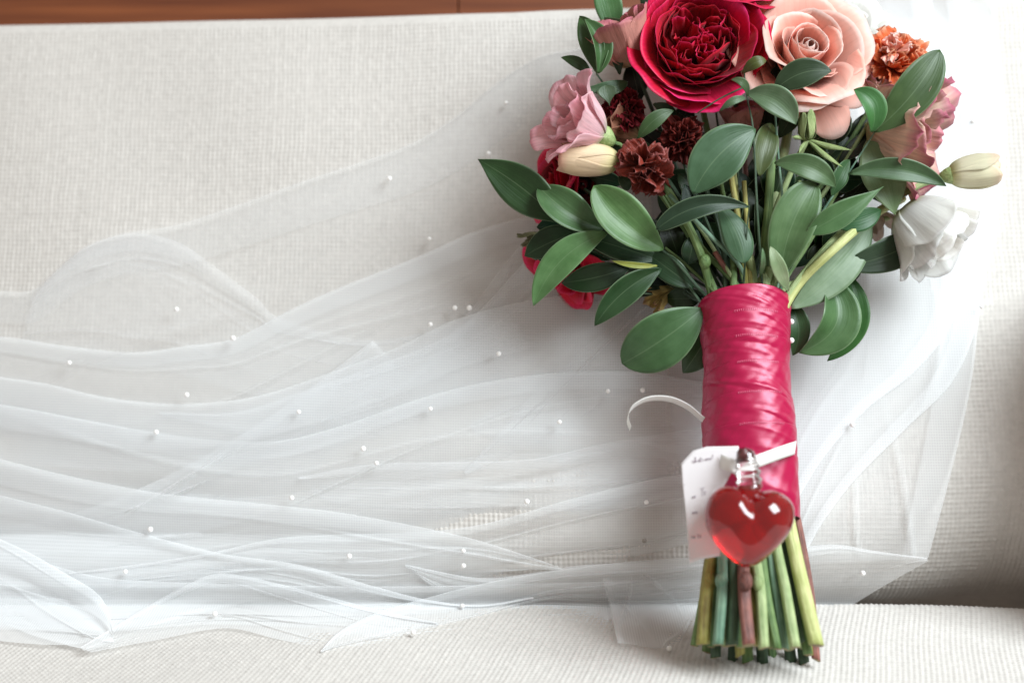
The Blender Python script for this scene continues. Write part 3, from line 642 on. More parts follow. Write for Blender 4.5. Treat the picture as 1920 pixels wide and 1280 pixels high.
c3 = fl('carnation', pc(1165, 195, -3.6), 'dark red carnation between the pink bloom and crimson garden rose', 'carnation')
carnation(c3, pc(1165, 200, -3.2), (-.2, .2, .9), 1.2, DRED, 18, 18, jag=.03)
full_stem(c3, [pc(1170, 220, -4.2), pc(1290, 400, -3.4)], 13, .12, ST_DARK)
c4_ = fl('carnation', pc(1695, 95, -4.2), 'bright orange ruffled carnation at the upper right of the bouquet', 'carnation')
carnation(c4_, pc(1700, 100, -3.8), (.35, .45, .8), 1.75, ORANGE, 18, 28, jag=.04, wd=(.35, .55))
carnation(c4_, pc(1672, 78, -3.6), (-.2, .8, .5), .9, PEACHIN, 8, 29, jag=.02)
full_stem(c4_, [pc(1680, 120, -5), pc(1560, 320, -4.2), pc(1450, 470, -2.6)], 9, .13, ST_MID)

# lisianthus and other cups
def cup(root, base, axis, R, mat, rings, seed, ruf=.1, jag=0):
    rg = random.Random(seed); fr = frame(axis, rg.uniform(0, 6))
    for (n, L, Wd, a0, a1, a2, r0) in rings:
        o = rg.uniform(0, 6)
        for i in range(n):
            petal(root, Vector(base), fr, mat, o+2*math.pi*i/n+rg.uniform(-.15, .15), L*R*rg.uniform(.93, 1.07), Wd*R, a0, a1*rg.uniform(.85, 1.15), a2*rg.uniform(.7, 1.3), r0=r0*R, rnd=.25+.1*rg.random(), ruf=ruf*R, rufn=rg.uniform(3, 6.5), cup=.06*R, jag=jag, tw=rg.uniform(-.15, .15), rg=rg, ni=17, nj=19)
    return fr
def calyx(root, base, axis, r, L, mat=CALYX, n=5, flare=0):
    fr = frame(axis); b = Vector(base)
    v, f, uv = tube_mesh([b-fr[2]*L*.25, b, b+fr[2]*L*.25, b+fr[2]*L*.42], [r*.35, r*.75, r, r*.95], 12, True, 8); obj('calyx', v, f, mat, root, uv)
    for i in range(n): petal(root, b, fr, mat, i*2*math.pi/n+.3, L*1.1, r*.3, 35, 12+flare, 8+flare*2, r0=r*.55, rnd=.5, point=.3, narrow=1, pinch=2.2, name='sepal', ni=8, nj=5)
p1 = fl('pink_lisianthus', pc(1050, 215, -2.6), 'pale pink wavy lisianthus bloom facing left at the bouquet edge', 'lisianthus')
b_ = pc(1130, 256, -2.6); ax_ = (-.84, .40, .42)
cup(p1, b_, ax_, 1.9, PINK, [(3, 1.35, .5, 30, 6, 10, .08), (4, 1.55, .62, 48, 14, 40, .12), (5, 1.75, .75, 62, 26, 62, .16)], 7, ruf=.085)
calyx(p1, pc(1140, 262, -2.6), ax_, .55, 1.3)
full_stem(p1, [pc(1146, 266, -2.6), pc(1180, 288, -2.9), pc(1290, 440, -2.6)], 2, .12, ST_MID)
p2 = fl('mauve_lisianthus', pc(1710, 230, -3.6), 'peach lisianthus with frilled mauve edges at the right of the bouquet', 'lisianthus')
b_ = pc(1630, 238, -4); ax_ = (.92, -.02, .35)
cup(p2, pc(1638, 190, -4.9), (.15, .7, .5), 1.2, MAUVE, [(4, 1.2, .6, 50, 12, 25, .1), (5, 1.4, .7, 66, 24, 55, .15)], 18, ruf=.1)
cup(p2, b_, (.86, -.25, .45), 2.45, MAUVE, [(4, 1.35, .5, 40, 10, 25, .1), (4, 1.6, .66, 55, 20, 45, .14), (5, 1.75, .8, 68, 30, 62, .18)], 17, ruf=.10, jag=.012)
calyx(p2, pc(1634, 238, -4), ax_, .5, 1.2)
full_stem(p2, [pc(1625, 238, -4.1), pc(1560, 340, -3.6), pc(1460, 480, -2.2)], 6, .12, ST_LIGHT)
p3 = fl('dusty_rose', pc(1175, 65, -4.6), 'dusty rose bloom behind the upper left of the crimson garden rose', 'rose')
cup(p3, pc(1183, 122, -4.0), (-.38, .85, .3), 2.05, DUSTY, [(4, 1.1, .5, 45, 8, 5, .1), (4, 1.25, .62, 60, 16, 8, .14), (5, 1.35, .72, 72, 24, 22, .18)], 27, ruf=.05)
full_stem(p3, [pc(1192, 128, -4.8), pc(1270, 320, -4.4), pc(1350, 480, -2.8)], 15, .12, ST_DARK)
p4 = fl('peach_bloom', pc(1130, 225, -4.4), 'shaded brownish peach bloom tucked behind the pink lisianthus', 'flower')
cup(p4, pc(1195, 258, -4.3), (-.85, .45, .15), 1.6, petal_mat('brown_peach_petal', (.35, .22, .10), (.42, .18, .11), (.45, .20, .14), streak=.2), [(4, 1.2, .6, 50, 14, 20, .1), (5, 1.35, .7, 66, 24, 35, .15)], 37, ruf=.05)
full_stem(p4, [pc(1196, 259, -4.3), pc(1290, 420, -3.6)], 20, .1, ST_DARK)
p5 = fl('peach_bloom', pc(1385, 200, -4.4), 'peach bloom seen in the gap under the two largest roses', 'flower')
cup(p5, pc(1395, 262, -4.8), (-.1, .9, .2), 1.5, DUSTY, [(4, 1.1, .6, 50, 10, 8, .1), (5, 1.25, .75, 66, 22, 25, .15)], 47, ruf=.04)
full_stem(p5, [pc(1396, 264, -4.8), pc(1400, 430, -3)], 21, .13, ST_BROWN)
# buds
b1 = fl('cream_rosebud', pc(1095, 297, -2.4), 'plump cream and peach rosebud under the pink lisianthus', 'rosebud')
cup(b1, pc(1162, 302, -2.4), (-.99, .06, .1), 1.0, CREAM, [(3, 2.9, 1.0, 66, 2, -22, .1), (4, 3.15, 1.15, 74, 3, -18, .16)], 57, ruf=.015)
full_stem(b1, [pc(1160, 302, -2.4), pc(1230, 345, -2.9), pc(1320, 470, -2.2)], 5, .14, ST_MID)
b2 = fl('white_bud', pc(1825, 320, -3.2), 'closed creamy white bud reaching out at the far right', 'flower bud')
ax_ = (.97, .10, .15)
cup(b2, pc(1776, 328, -3.3), ax_, 1.0, BUDW, [(3, 2.7, .95, 74, 3, -30, .1), (4, 2.6, .92, 80, 8, -26, .14)], 67, ruf=.03)
calyx(b2, pc(1772, 330, -3.3), ax_, .42, 1.0)
full_stem(b2, [pc(1768, 331, -3.3), pc(1700, 360, -3.3), pc(1590, 440, -2.7), pc(1510, 520, -1.9)], 11, .17, ST_LIGHT)
b3 = fl('white_tulip', pc(1750, 430, -5), 'soft white drooping bloom below the closed bud on the right', 'flower')
cup(b3, pc(1694, 394, -3.2), (.58, -.66, .35), 1.95, WHITE, [(4, 1.6, .7, 70, 8, 5, .12), (5, 1.8, .85, 80, 18, 26, .2), (4, 1.75, .95, 88, 28, 40, .24)], 77, ruf=.055)
calyx(b3, pc(1690, 404, -5), (.8, -.4, .1), .45, 1.2, n=4, flare=12)
full_stem(b3, [pc(1688, 402, -5), pc(1610, 430, -4), pc(1520, 520, -2.6)], 18, .15, ST_LIGHT)
b4 = fl('blush_bloom', pc(1665, 425, -4.6), 'small blush white bloom with open petals beside the white tulip', 'flower')
cup(b4, pc(1640, 395, -4.6), (.35, -.85, .3), .9, petal_mat('blush_petal', (.6, .5, .3), (.74, .60, .52), (.70, .5, .45), streak=.15), [(5, 1.7, .5, 60, 30, 30, .12)], 87, ruf=.06)
full_stem(b4, [pc(1640, 393, -4.6), pc(1560, 450, -3.8), pc(1490, 530, -2.4)], 10, .11, ST_LIGHT)
# crimson roses low on the left
l1 = fl('crimson_rose', pc(1060, 345, -4.6), 'deep red rose half hidden behind the cream rosebud and green leaves', 'rose')
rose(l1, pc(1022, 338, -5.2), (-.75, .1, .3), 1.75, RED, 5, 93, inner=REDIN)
rose(l1, pc(1090, 345, -4.9), (-.1, -.1, .9), 1.5, DRED, 4, 94)
full_stem(l1, [pc(1095, 355, -5), pc(1230, 450, -4), pc(1340, 540, -2)], 7, .11, ST_DARK)
l2 = fl('crimson_rose', pc(1075, 520, -4.4), 'crimson rose hanging lowest on the left beneath the leaves', 'rose')
rose(l2, pc(1050, 515, -4.9), (-.55, -.55, .35), 1.8, RED, 5, 99, inner=REDIN, open_=.8)
rose(l2, pc(1095, 525, -4.7), (.0, -.8, .35), 1.4, RED, 3, 98, open_=.6)
full_stem(l2, [pc(1115, 495, -5), pc(1230, 520, -4), pc(1330, 570, -2.2)], 17, .11, ST_DARK)
y1 = fl('yellow_bloom', pc(1205, 575, -4), 'small faded yellow brown bloom above the lowest large leaf', 'flower')
cup(y1, pc(1262, 540, -3.9), (-.85, -.5, .15), .8, YELL, [(3, 1.7, .35, 30, 12, 10, .1), (5, 1.9, .42, 45, 22, 40, .12)], 107, ruf=.1, jag=.03)
full_stem(y1, [pc(1265, 539, -3.9), pc(1310, 555, -3)], 19, .1, ST_DARK)
w1 = fl('withered_bud', pc(985, 455, -4.3), 'tiny withered green brown bud poking out at the left edge', 'flower bud')
cup(w1, pc(1012, 440, -4.3), (-.85, -.45, .1), .5, stem_mat('withered', (.10, .08, .04), (.26, .27, .13)), [(3, 1.4, .3, 40, 6, 0, .2), (5, 2.2, .3, 50, 16, 40, .2)], 117, ruf=.15, jag=.05)
tube('stem', [pc(1012, 440, -4.3), pc(1080, 450, -4.6), pc(1180, 500, -4.2), pc(1330, 560, -2.6), handle_in(640, 1360, -1)], .07, ST_DARK, w1)
g1 = fl('green_rosebud', pc(1515, 240, -1.6), 'small green calyx with pointed sepals below the peach rose', 'flower bud')
b_ = pc(1514, 262, -1.7)
cup(g1, b_, (-.02, 1, .15), .42, CALYX, [(3, 2.6, .6, 60, -2, -18, .3), (5, 3.2, .5, 66, -4, -12, .5)], 127, ruf=.02)
for dx, dy in ((.9, -.35), (.7, -.75), (-.75, .12), (-.5, -.6)):
    petal(g1, b_, frame((dx, dy, .25)), CALYX, 1.2, 2.1 if dx > 0 else .9, .22, 8, 4, 20, r0=.05, rnd=.5, point=.4, narrow=.9, pinch=2.2, name='sepal', ni=9, nj=7)
full_stem(g1, [b_, pc(1480, 330, -2.3), pc(1440, 450, -2)], 12, .16, ST_LIGHT)

# ------------------------------------------------------------------ leaf sprigs
def leaf(parent, b, t, wpx, bend=0, roll=0, cup=.12, arch=.3, col=(.10, .20, .09), twist=0, fat=.5, seed=0, narrowtip=1.0, label=None, wv=.02):
    rg = random.Random(seed+int(b[0]*3+t[1]*7)); b = pin(pc(*b), 1.45); t = pc(*t); d = t-b; L = d.length
    side0 = Vector((-d[1], d[0], 0)).normalized(); k = (D-b[2])/D*S
    m = (b+t)/2+side0*(bend*k)*2+Vector((0, 0, arch*2)); ni, nj = 26, 11; vs, uv = [], []
    hw = wpx*k/2*rg.uniform(.82, .93)
    p1 = rg.uniform(0, 6); tipc = rg.uniform(-.35, .25); side = rg.uniform(-.25, .25)
    for i in range(ni):
        s = i/(ni-1); c = b*(1-s)**2+m*2*s*(1-s)+t*s*s; T = ((m-b)*(1-s)+(t-m)*s).normalized()
        n0 = Vector((0, 0, 1)); n0 = (n0-T*n0.dot(T)).normalized(); sd = T.cross(n0).normalized()
        a = math.radians(roll+twist*(s-.5)); n = n0*math.cos(a)+sd*math.sin(a); q = sd*math.cos(a)-n0*math.sin(a)
        ea = .92; eb = ea*(1-fat)/fat*narrowtip; f2 = ea/(ea+eb); pr = (s**ea*(1-s)**eb)/(f2**ea*(1-f2)**eb) if 0 < s < 1 else 0
        pr = min(pr, 1.04)
        ww = hw*pr+(.03 if s < .08 else .004)
        for j in range(nj):
            x = -1+2*j/(nj-1)
            h = cup*(abs(x)**1.5)*ww+wv*math.sin(s*9+p1+x*1.5)*abs(x)*(L/3)+tipc*s**3+side*x*ww*s+.010*math.cos(x*16)*ww
            vs.append(c+q*(x*ww)+n*h); uv.append(((x+1)/2, s))
    jit = rg.uniform(.75, 1.2); c_ = (col[0]*jit*.64*rg.uniform(.85, 1.2), col[1]*jit*.70, col[2]*jit*.56*rg.uniform(.8, 1.1))
    return obj('leaf', vs, grid(ni, nj), LEAF, parent, uv, color=c_, solid=.03, label=label)
DKG, MDG, LTG, GRG, PLG, OLG, BRG = (.030, .075, .034), (.070, .155, .060), (.155, .29, .13), (.115, .20, .125), (.30, .42, .32), (.10, .12, .04), (.09, .24, .06)
GL = 'ruscus sprigs of the bouquet'
THIN = [(1333, 1212, 1346, 1.1, ST_MID), (1360, 1211, 1365, 1.6, ST_LIGHT), (1388, 1213, 1384, 1.9, ST_MID), (1419, 1210, 1402, 2.1, ST_OLIVE), (1446, 1214, 1420, 1.9, ST_LIGHT), (1469, 1213, 1436, 1.7, ST_MID), (1481, 1218, 1446, 1.4, ST_LIGHT), (1508, 1215, 1470, 1.3, ST_LIGHT), (1302, 1210, 1334, .7, ST_MID), (1518, 1228, 1486, .6, ST_OLIVE)]
def sprig(label, at, stem, leaves, rad=.07, mat=ST_DARK, neck=(1394, 0), slot=None, twigs=()):
    o = empty('ruscus_sprig', pc(*at), label, 'leaf sprig', GL)
    pts = [pin(pc(*p)) for p in stem]+[handle_in(575, neck[0], neck[1]), handle_in(680, 1396+(neck[0]-1394)*.6, neck[1]*.6)]
    tube('stem', pts, [rad*.6, rad, rad*1.1], mat, o, n=34, seg=7)
    for tw in twigs: tube('twig', [pin(pc(*p)) for p in tw], [rad*.8, rad*.55], mat, o, n=12, seg=6)
    if THIN:
        bx, by, ux, dz, m_ = THIN.pop(0); dz -= .75; kk = (D-wax(by))/D*S
        pe = pc(bx, by, wax(by)+dz); pu = pc(ux, 1000, wax(1000)+min(dz, 1.2)*.9)
        v, f, uv = tube_mesh([handle_in(880, ux, dz*.5), pu, (pe+pu)/2+Vector((.06*math.sin(bx), 0, .05)), pe], [7.5*kk, 7.5*kk, 8*kk, 8*kk], 10, True, 22); obj('cut_stem', v, f, m_, o, uv)
        d = (pe-pu).normalized(); v, f, uv = tube_mesh([pe-d*.004, pe+d*.008, pe+d*.02], [7.8*kk, 7.6*kk, 5*kk], 10, True, 3); obj('cut_face', v, f, ST_TAN, o, uv)
    for i, l in enumerate(leaves):
        kw = l[3] if len(l) > 3 else {}
        leaf(o, l[0], l[1], l[2], seed=i, **kw)
    return o
sprig('leafy sprig of five leaves reaching farthest left, dark outermost leaf', (1040, 410, -2.5), [(1045, 408, -2.9), (1140, 432, -2.7), (1240, 468, -2.3), (1310, 540, -1.8)], [
    ((1048, 414, -2.8), (898, 299, -2.9), 96, dict(bend=-6, col=(.035, .085, .03), cup=.18, arch=.2, fat=.45, roll=-12)),
    ((1130, 430, -2.4), (1010, 345, -2.4), 84, dict(bend=12, col=(.115, .21, .095), cup=.5, arch=.3, roll=14, fat=.55)),
    ((1244, 468, -1.9), (1113, 350, -1.7), 94, dict(bend=12, col=(.13, .24, .11), cup=.45, arch=.35, roll=10, fat=.55)),
    ((1140, 436, -1.9), (1001, 573, -2.3), 66, dict(bend=-24, col=(.17, .32, .15), cup=.25, arch=.3, roll=10, fat=.5)),
    ((1085, 436, -3.2), (984, 480, -3.5), 64, dict(bend=-4, col=DKG, arch=.1))], neck=(1335, -.8))
sprig('dark lower left sprig with curved drooping leaves beside the crimson rose', (1200, 500, -2.8), [(1130, 480, -3), (1210, 495, -2.8), (1275, 520, -2.4), (1320, 575, -1.9)], [
    ((1238, 488, -2.6), (1090, 442, -2.8), 58, dict(col=DKG, cup=.2)),
    ((1180, 500, -2.9), (1048, 530, -3), 60, dict(col=DKG, bend=6, cup=.2)),
    ((1240, 505, -2.2), (1115, 612, -2.2), 58, dict(bend=-14, col=(.05, .11, .045), cup=.45, roll=-8)),
    ((1232, 498, -2.1), (1150, 490, -2.0), 14, dict(bend=4, col=(.52, .45, .14), cup=.4, label='thin yellow leaf')),
    ((1300, 540, -2.2), (1205, 470, -2.8), 54, dict(col=DKG))], neck=(1322, -.9))
sprig('pair of broad hanging leaves just left of the ribbon handle top', (1290, 600, -1.8), [(1310, 585, -1.9), (1322, 575, -1.8)], [
    ((1318, 578, -1.6), (1163, 684, -2.0), 112, dict(bend=4, col=(.085, .17, .085), cup=.22, arch=.5, fat=.52, narrowtip=.85)),
    ((1335, 612, -2.4), (1277, 703, -2.6), 62, dict(bend=2, col=(.065, .14, .055), cup=-.35, roll=8)),
    ((1316, 560, -2.9), (1240, 560, -3.5), 50, dict(col=DKG))], neck=(1330, -.5))
sprig('cluster of upright pointed leaves at the upper left beside the dusty rose', (1120, 120, -3.2), [(1118, 138, -3.4), (1160, 200, -3.9), (1230, 330, -3.8), (1340, 520, -2.3)], [
    ((1120, 138, -3.0), (1083, 27, -3.1), 52, dict(bend=-8, col=(.08, .18, .075), cup=.3, roll=-16)),
    ((1121, 138, -2.7), (1096, 42, -3.0), 50, dict(bend=-14, col=(.10, .22, .10), cup=.8, roll=25)),
    ((1122, 136, -2.8), (1130, 60, -3.3), 34, dict(bend=-3, col=(.09, .2, .09), cup=.3, roll=-40)),
    ((1108, 140, -3.5), (1056, 110, -3.6), 26, dict(bend=-4, col=(.05, .12, .05))),
    ((1162, 140, -3.4), (1147, 62, -3.6), 30, dict(col=DKG)),
    ((1100, 165, -2.9), (1180, 150, -2.9), 30, dict(bend=-9, col=GRG, arch=.1, fat=.55)),
    ((1135, 160, -2.8), (1143, 199, -2.8), 40, dict(col=GRG, arch=.1, fat=.3)),
    ((1150, 66, -5.2), (1122, -40, -5.2), 62, dict(col=(.13, .26, .13), bend=-4))], neck=(1360, -1.4))
sprig('long central sprig with a large grey green leaf and wiry dark stem', (1415, 250, -.9), [(1395, 135, -2.4), (1402, 190, -1.8), (1412, 245, -1.1), (1420, 400, -.4), (1428, 520, .3)], [
    ((1417, 243, -.9), (1299, 364, -.7), 112, dict(bend=-16, col=(.105, .195, .115), cup=.22, arch=.35, fat=.52)),
    ((1400, 176, -1.5), (1491, 233, -1.3), 58, dict(bend=15, col=(.14, .235, .145), cup=.3, arch=.3)),
    ((1392, 138, -1.4), (1441, 113, -1.0), 24, dict(bend=6, col=OLG)),
    ((1402, 180, -1.2), (1372, 150, -.9), 18, dict(bend=-8, col=GRG)),
    ((1350, 208, -1.2), (1404, 184, -1.2), 16, dict(bend=6, col=GRG)),
    ((1425, 520, .5), (1432, 470, .6), 10, dict(col=PLG))],
    rad=.055, neck=(1428, 1.1), twigs=[((1402, 160, -1.4), (1350, 185, -1.2), (1308, 212, -1.3))])
sprig('sprig under the peach rose with a folded grey leaf and dark one', (1500, 330, -1.2), [(1450, 170, -1.4), (1460, 300, -1.8), (1470, 420, -1.2), (1462, 520, -.2)], [
    ((1450, 172, -1.2), (1559, 134, -.8), 60, dict(bend=14, col=(.055, .095, .05), cup=.2, arch=.2)),
    ((1452, 306, -1.0), (1572, 352, -.8), 50, dict(bend=14, col=(.135, .225, .135), cup=.3, arch=.3)),
    ((1462, 525, -.3), (1530, 342, -.9), 92, dict(bend=17, col=(.15, .27, .16), cup=.3, arch=.45, fat=.58, roll=-8)),
    ((1512, 438, -.3), (1656, 350, -.4), 58, dict(bend=-2, col=(.12, .22, .125), cup=.35, arch=.3, fat=.36)),
    ((1425, 330, -1.2), (1455, 225, -2.0), 58, dict(bend=8, col=(.13, .15, .06), cup=.3, roll=10)),
    ((1560, 420, -1.9), (1655, 392, -2.2), 50, dict(bend=-8, col=(.035, .12, .04)))], rad=.07, neck=(1450, 1.2), mat=ST_BLUE, twigs=[((1466, 520, -.2), (1488, 455, -.3), (1512, 436, -.3))])
sprig('dark arching leaf and oval grey leaf over the middle stems', (1380, 420, -.6), [(1405, 385, -.8), (1400, 440, -.6), (1395, 520, .1)], [
    ((1404, 388, -.6), (1230, 431, -.5), 46, dict(bend=-22, col=(.032, .08, .05), cup=.45, arch=.3, fat=.62)),
    ((1345, 384, -1.2), (1396, 494, -.5), 60, dict(bend=8, col=(.12, .19, .14), cup=-.2, arch=.2, fat=.6)),
    ((1300, 440, -2.0), (1290, 500, -2), 40, dict(col=DKG))], rad=.05, neck=(1390, 1.0))
sprig('upper right sprig with the tallest broad leaf across the mauve bloom', (1640, 245, -1.9), [(1640, 248, -1.9), (1600, 310, -1.7), (1540, 400, -1.3), (1480, 500, -.4)], [
    ((1638, 248, -1.2), (1764, 92, -1.0), 86, dict(bend=-10, col=(.075, .15, .065), cup=.22, arch=.3, fat=.55)),
    ((1634, 248, -1.0), (1601, 166, -.8), 60, dict(bend=-17, col=(.09, .23, .08), cup=.4, arch=.25, roll=18)),
    ((1592, 326, -1.4), (1769, 349, -1.6), 46, dict(bend=18, col=(.10, .20, .10), cup=.4, arch=.3)),
    ((1625, 264, -2.6), (1676, 402, -2.4), 96, dict(bend=4, col=(.26, .38, .29), cup=.15, arch=.3, fat=.45)),
    ((1560, 368, -1.4), (1592, 300, -1.7), 40, dict(bend=4, col=(.08, .17, .08), roll=25))], rad=.055, mat=ST_BLUE, neck=(1455, 1.0))
sprig('pale lower right sprig with a broad dark leaf under the white tulip', (1560, 500, -2.4), [(1640, 470, -3.2), (1560, 500, -2.9), (1500, 550, -2)], [
    ((1570, 500, -2.8), (1714, 452, -2.9), 70, dict(bend=-9, col=(.05, .09, .055), cup=.2, fat=.6, narrowtip=.7)),
    ((1482, 578, -1.9), (1640, 408, -3.0), 84, dict(bend=-15, col=(.28, .38, .30), cup=.15, arch=.2, fat=.5)),
    ((1500, 560, -2.2), (1600, 480, -3.0), 66, dict(bend=-8, col=(.14, .22, .15))),
    ((1478, 545, -.2), (1445, 460, -.2), 34, dict(bend=3, col=(.42, .50, .34)))], neck=(1465, -.4), mat=ST_LIGHT)
sprig('curled leaves hanging to the right of the ribbon handle top', (1510, 600, -2.6), [(1548, 540, -3.4), (1510, 562, -2.8), (1480, 575, -2)], [
    ((1548, 515, -3.0), (1497, 660, -2.4), 88, dict(bend=44, col=(.09, .20, .085), cup=.5, arch=.5, roll=-12, fat=.5)),
    ((1590, 512, -3.5), (1552, 678, -3.2), 66, dict(bend=28, col=(.06, .17, .045), cup=.35, arch=.3, roll=-10, fat=.5)),
    ((1480, 565, -2.7), (1486, 664, -2.7), 48, dict(bend=12, col=(.07, .17, .075), cup=.3))], neck=(1458, -1))
sprig('dark leaf tucked between rust carnation and large central leaf', (1230, 235, -2.8), [(1250, 215, -3), (1290, 330, -3), (1350, 480, -2)], [
    ((1196, 262, -2.4), (1262, 208, -2.4), 34, dict(bend=8, col=(.06, .13, .055))),
    ((1225, 195, -3), (1275, 225, -3.4), 28, dict(col=DKG)), ((1162, 325, -2.8), (1180, 360, -2.4), 24, dict(col=GRG))], neck=(1370, -.6))
# filler foliage for the body of the bouquet, coloured dark to deepen its shade
rg = random.Random(77)
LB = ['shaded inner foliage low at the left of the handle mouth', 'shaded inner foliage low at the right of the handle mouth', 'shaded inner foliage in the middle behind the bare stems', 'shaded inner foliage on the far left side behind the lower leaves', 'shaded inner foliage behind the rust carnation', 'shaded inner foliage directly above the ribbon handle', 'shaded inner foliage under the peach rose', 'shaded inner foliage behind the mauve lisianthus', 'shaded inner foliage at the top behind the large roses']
for i, (cx, cy, sx, sy, n) in enumerate([(1320, 490, 70, 50, 20), (1480, 480, 70, 60, 20), (1400, 420, 90, 70, 26), (1140, 455, 80, 55, 11), (1215, 340, 60, 60, 11), (1370, 350, 70, 90, 14), (1500, 300, 75, 70, 14), (1600, 350, 60, 80, 12), (1330, 130, 150, 90, 12)]):
    lv = []
    for k in range(n):
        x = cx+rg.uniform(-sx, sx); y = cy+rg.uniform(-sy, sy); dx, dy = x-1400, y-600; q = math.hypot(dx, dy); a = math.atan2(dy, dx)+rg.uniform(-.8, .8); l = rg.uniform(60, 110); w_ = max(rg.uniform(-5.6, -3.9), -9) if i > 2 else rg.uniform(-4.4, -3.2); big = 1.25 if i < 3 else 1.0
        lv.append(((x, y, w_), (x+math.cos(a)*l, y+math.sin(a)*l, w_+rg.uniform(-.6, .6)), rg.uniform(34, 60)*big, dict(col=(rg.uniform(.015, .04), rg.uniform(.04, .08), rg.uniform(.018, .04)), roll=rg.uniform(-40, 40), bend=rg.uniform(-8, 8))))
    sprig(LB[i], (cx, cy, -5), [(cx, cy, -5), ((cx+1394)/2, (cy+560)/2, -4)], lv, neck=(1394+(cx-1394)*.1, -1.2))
# bare stems that read against the dark gaps
for k, (pts, r, m, lab) in enumerate([
    ([(1368, 310, -1.8), (1385, 420, -1.4), (1400, 540, -.4)], .13, ST_OLIVE, 'olive stem rising behind the oval grey leaf'),
    ([(1255, 365, -1.6), (1330, 440, -1.2), (1388, 500, -.5), (1400, 550, .3)], .10, ST_BLUE, 'slim blue green stem left of centre, slanting up left'),
    ([(1340, 472, -1.6), (1370, 520, -1.0), (1385, 560, -.5)], .12, ST_BROWN, 'short brown woody stem stub at the handle top'),
    ([(1692, 372, -4.2), (1640, 402, -2.7), (1560, 470, -1.3), (1500, 530, -.5), (1465, 590, -.4)], .21, ST_YELLOW, 'thick pale green stem slanting to the right of the handle'),
    ([(1450, 250, -2.6), (1440, 400, -2), (1432, 540, -.6)], .20, ST_MID, 'upright green stem directly beneath the peach rose'),
    ([(1280, 380, -2.4), (1340, 470, -1.8), (1385, 550, -1)], .09, ST_LIGHT, 'thin light stem beside the noded stem left of centre'),
    ([(1350, 330, -2.6), (1372, 440, -1.8), (1398, 550, -.8)], .08, ST_MID, 'thin green stem running down to the left of centre'),
    ([(1395, 340, -2.4), (1402, 440, -1.7), (1408, 550, -.8)], .11, ST_OLIVE, 'straight olive stem just left of the wiry dark one'),
    ([(1375, 300, -3.0), (1390, 440, -2), (1404, 550, -.9)], .09, ST_YELLOW, 'straight yellow green stem in the centre gap'),
    ([(1500, 340, -3.0), (1475, 440, -2.1), (1446, 550, -1)], .10, ST_LIGHT, 'light stem slanting down from beneath the peach rose'),
    ([(1580, 340, -3.2), (1520, 450, -2.3), (1462, 550, -1)], .09, ST_MID, 'slim green stem slanting right of the folded leaf'),
    ([(1620, 398, -3.4), (1545, 468, -2.0), (1474, 560, -1)], .15, ST_LIGHT, 'second thick pale stem slanting to the right, above the thickest'),
    ([(1215, 440, -3.2), (1290, 500, -2.4), (1350, 565, -1.2)], .07, ST_MID, 'thin stem among the lower left sprigs, upper of three'),
    ([(1200, 470, -3.3), (1280, 520, -2.6), (1340, 575, -1.4)], .07, ST_DARK, 'thin dark stem among the lower left sprigs, middle of three'),
    ([(1225, 500, -3.4), (1290, 545, -2.7), (1335, 590, -1.6)], .07, ST_DARK, 'thin dark stem among the lower left sprigs, lowest of three'),
    ([(1405, 480, -.2), (1412, 520, .3), (1416, 570, .6)], .19, ST_LIGHT, 'pale green stem tip at the centre of the handle top'),
    ([(1445, 500, -.1), (1438, 530, .2), (1434, 570, .5)], .20, ST_LIGHT, 'pale stem right beside the wiry dark stem at handle top')]):
    P_ = [pin(pc(*p), .9) for p in pts]; v, f, uv = tube_mesh(P_+[handle_in(640, pts[-1][0], pts[-1][2]+1.4)], r, 9, True, 24)
    tag(obj('flower_stem', v, f, m, None, uv), lab, 'stem', 'bare stems of the bouquet')

# ------------------------------------------------------------------ paper tag, narrow ribbon, glass heart
tg = empty('gift_tag', pc(1330, 950, 3.4), 'white paper tag with faint handwriting tied left of the glass heart', 'tag')
out = [(1385, 836), (1325, 837), (1299, 845), (1277, 868), (1279, 905), (1285, 960), (1290, 1020), (1292, 1056), (1312, 1048), (1350, 1042), (1352, 1000), (1354, 950), (1357, 912), (1385, 862)]
def tagw(px, py): return 3.05+.55*(py-836)/210+.35*((px-1277)/100)+.10*math.sin((py-836)/60)
def tri_fan(outl, fn, nring=14):
    c = (sum(p[0] for p in outl)/len(outl), sum(p[1] for p in outl)/len(outl)); vs, F = [], []
    n = len(outl)
    for k in range(nring+1):
        f = k/nring
        for p in outl: x, y = c[0]+(p[0]-c[0])*f, c[1]+(p[1]-c[1])*f; vs.append(pc(x, y, fn(x, y)))
    return vs, grid(nring+1, n, True)
dense = []
for i in range(len(out)):
    a, b = out[i], out[(i+1) % len(out)]
    for k in range(4): dense.append((a[0]+(b[0]-a[0])*k/4, a[1]+(b[1]-a[1])*k/4))
c_out = [(1318, 940)]
vs, F = tri_fan(dense, tagw); obj('card', vs, F, PAPER, tg, solid=.03)
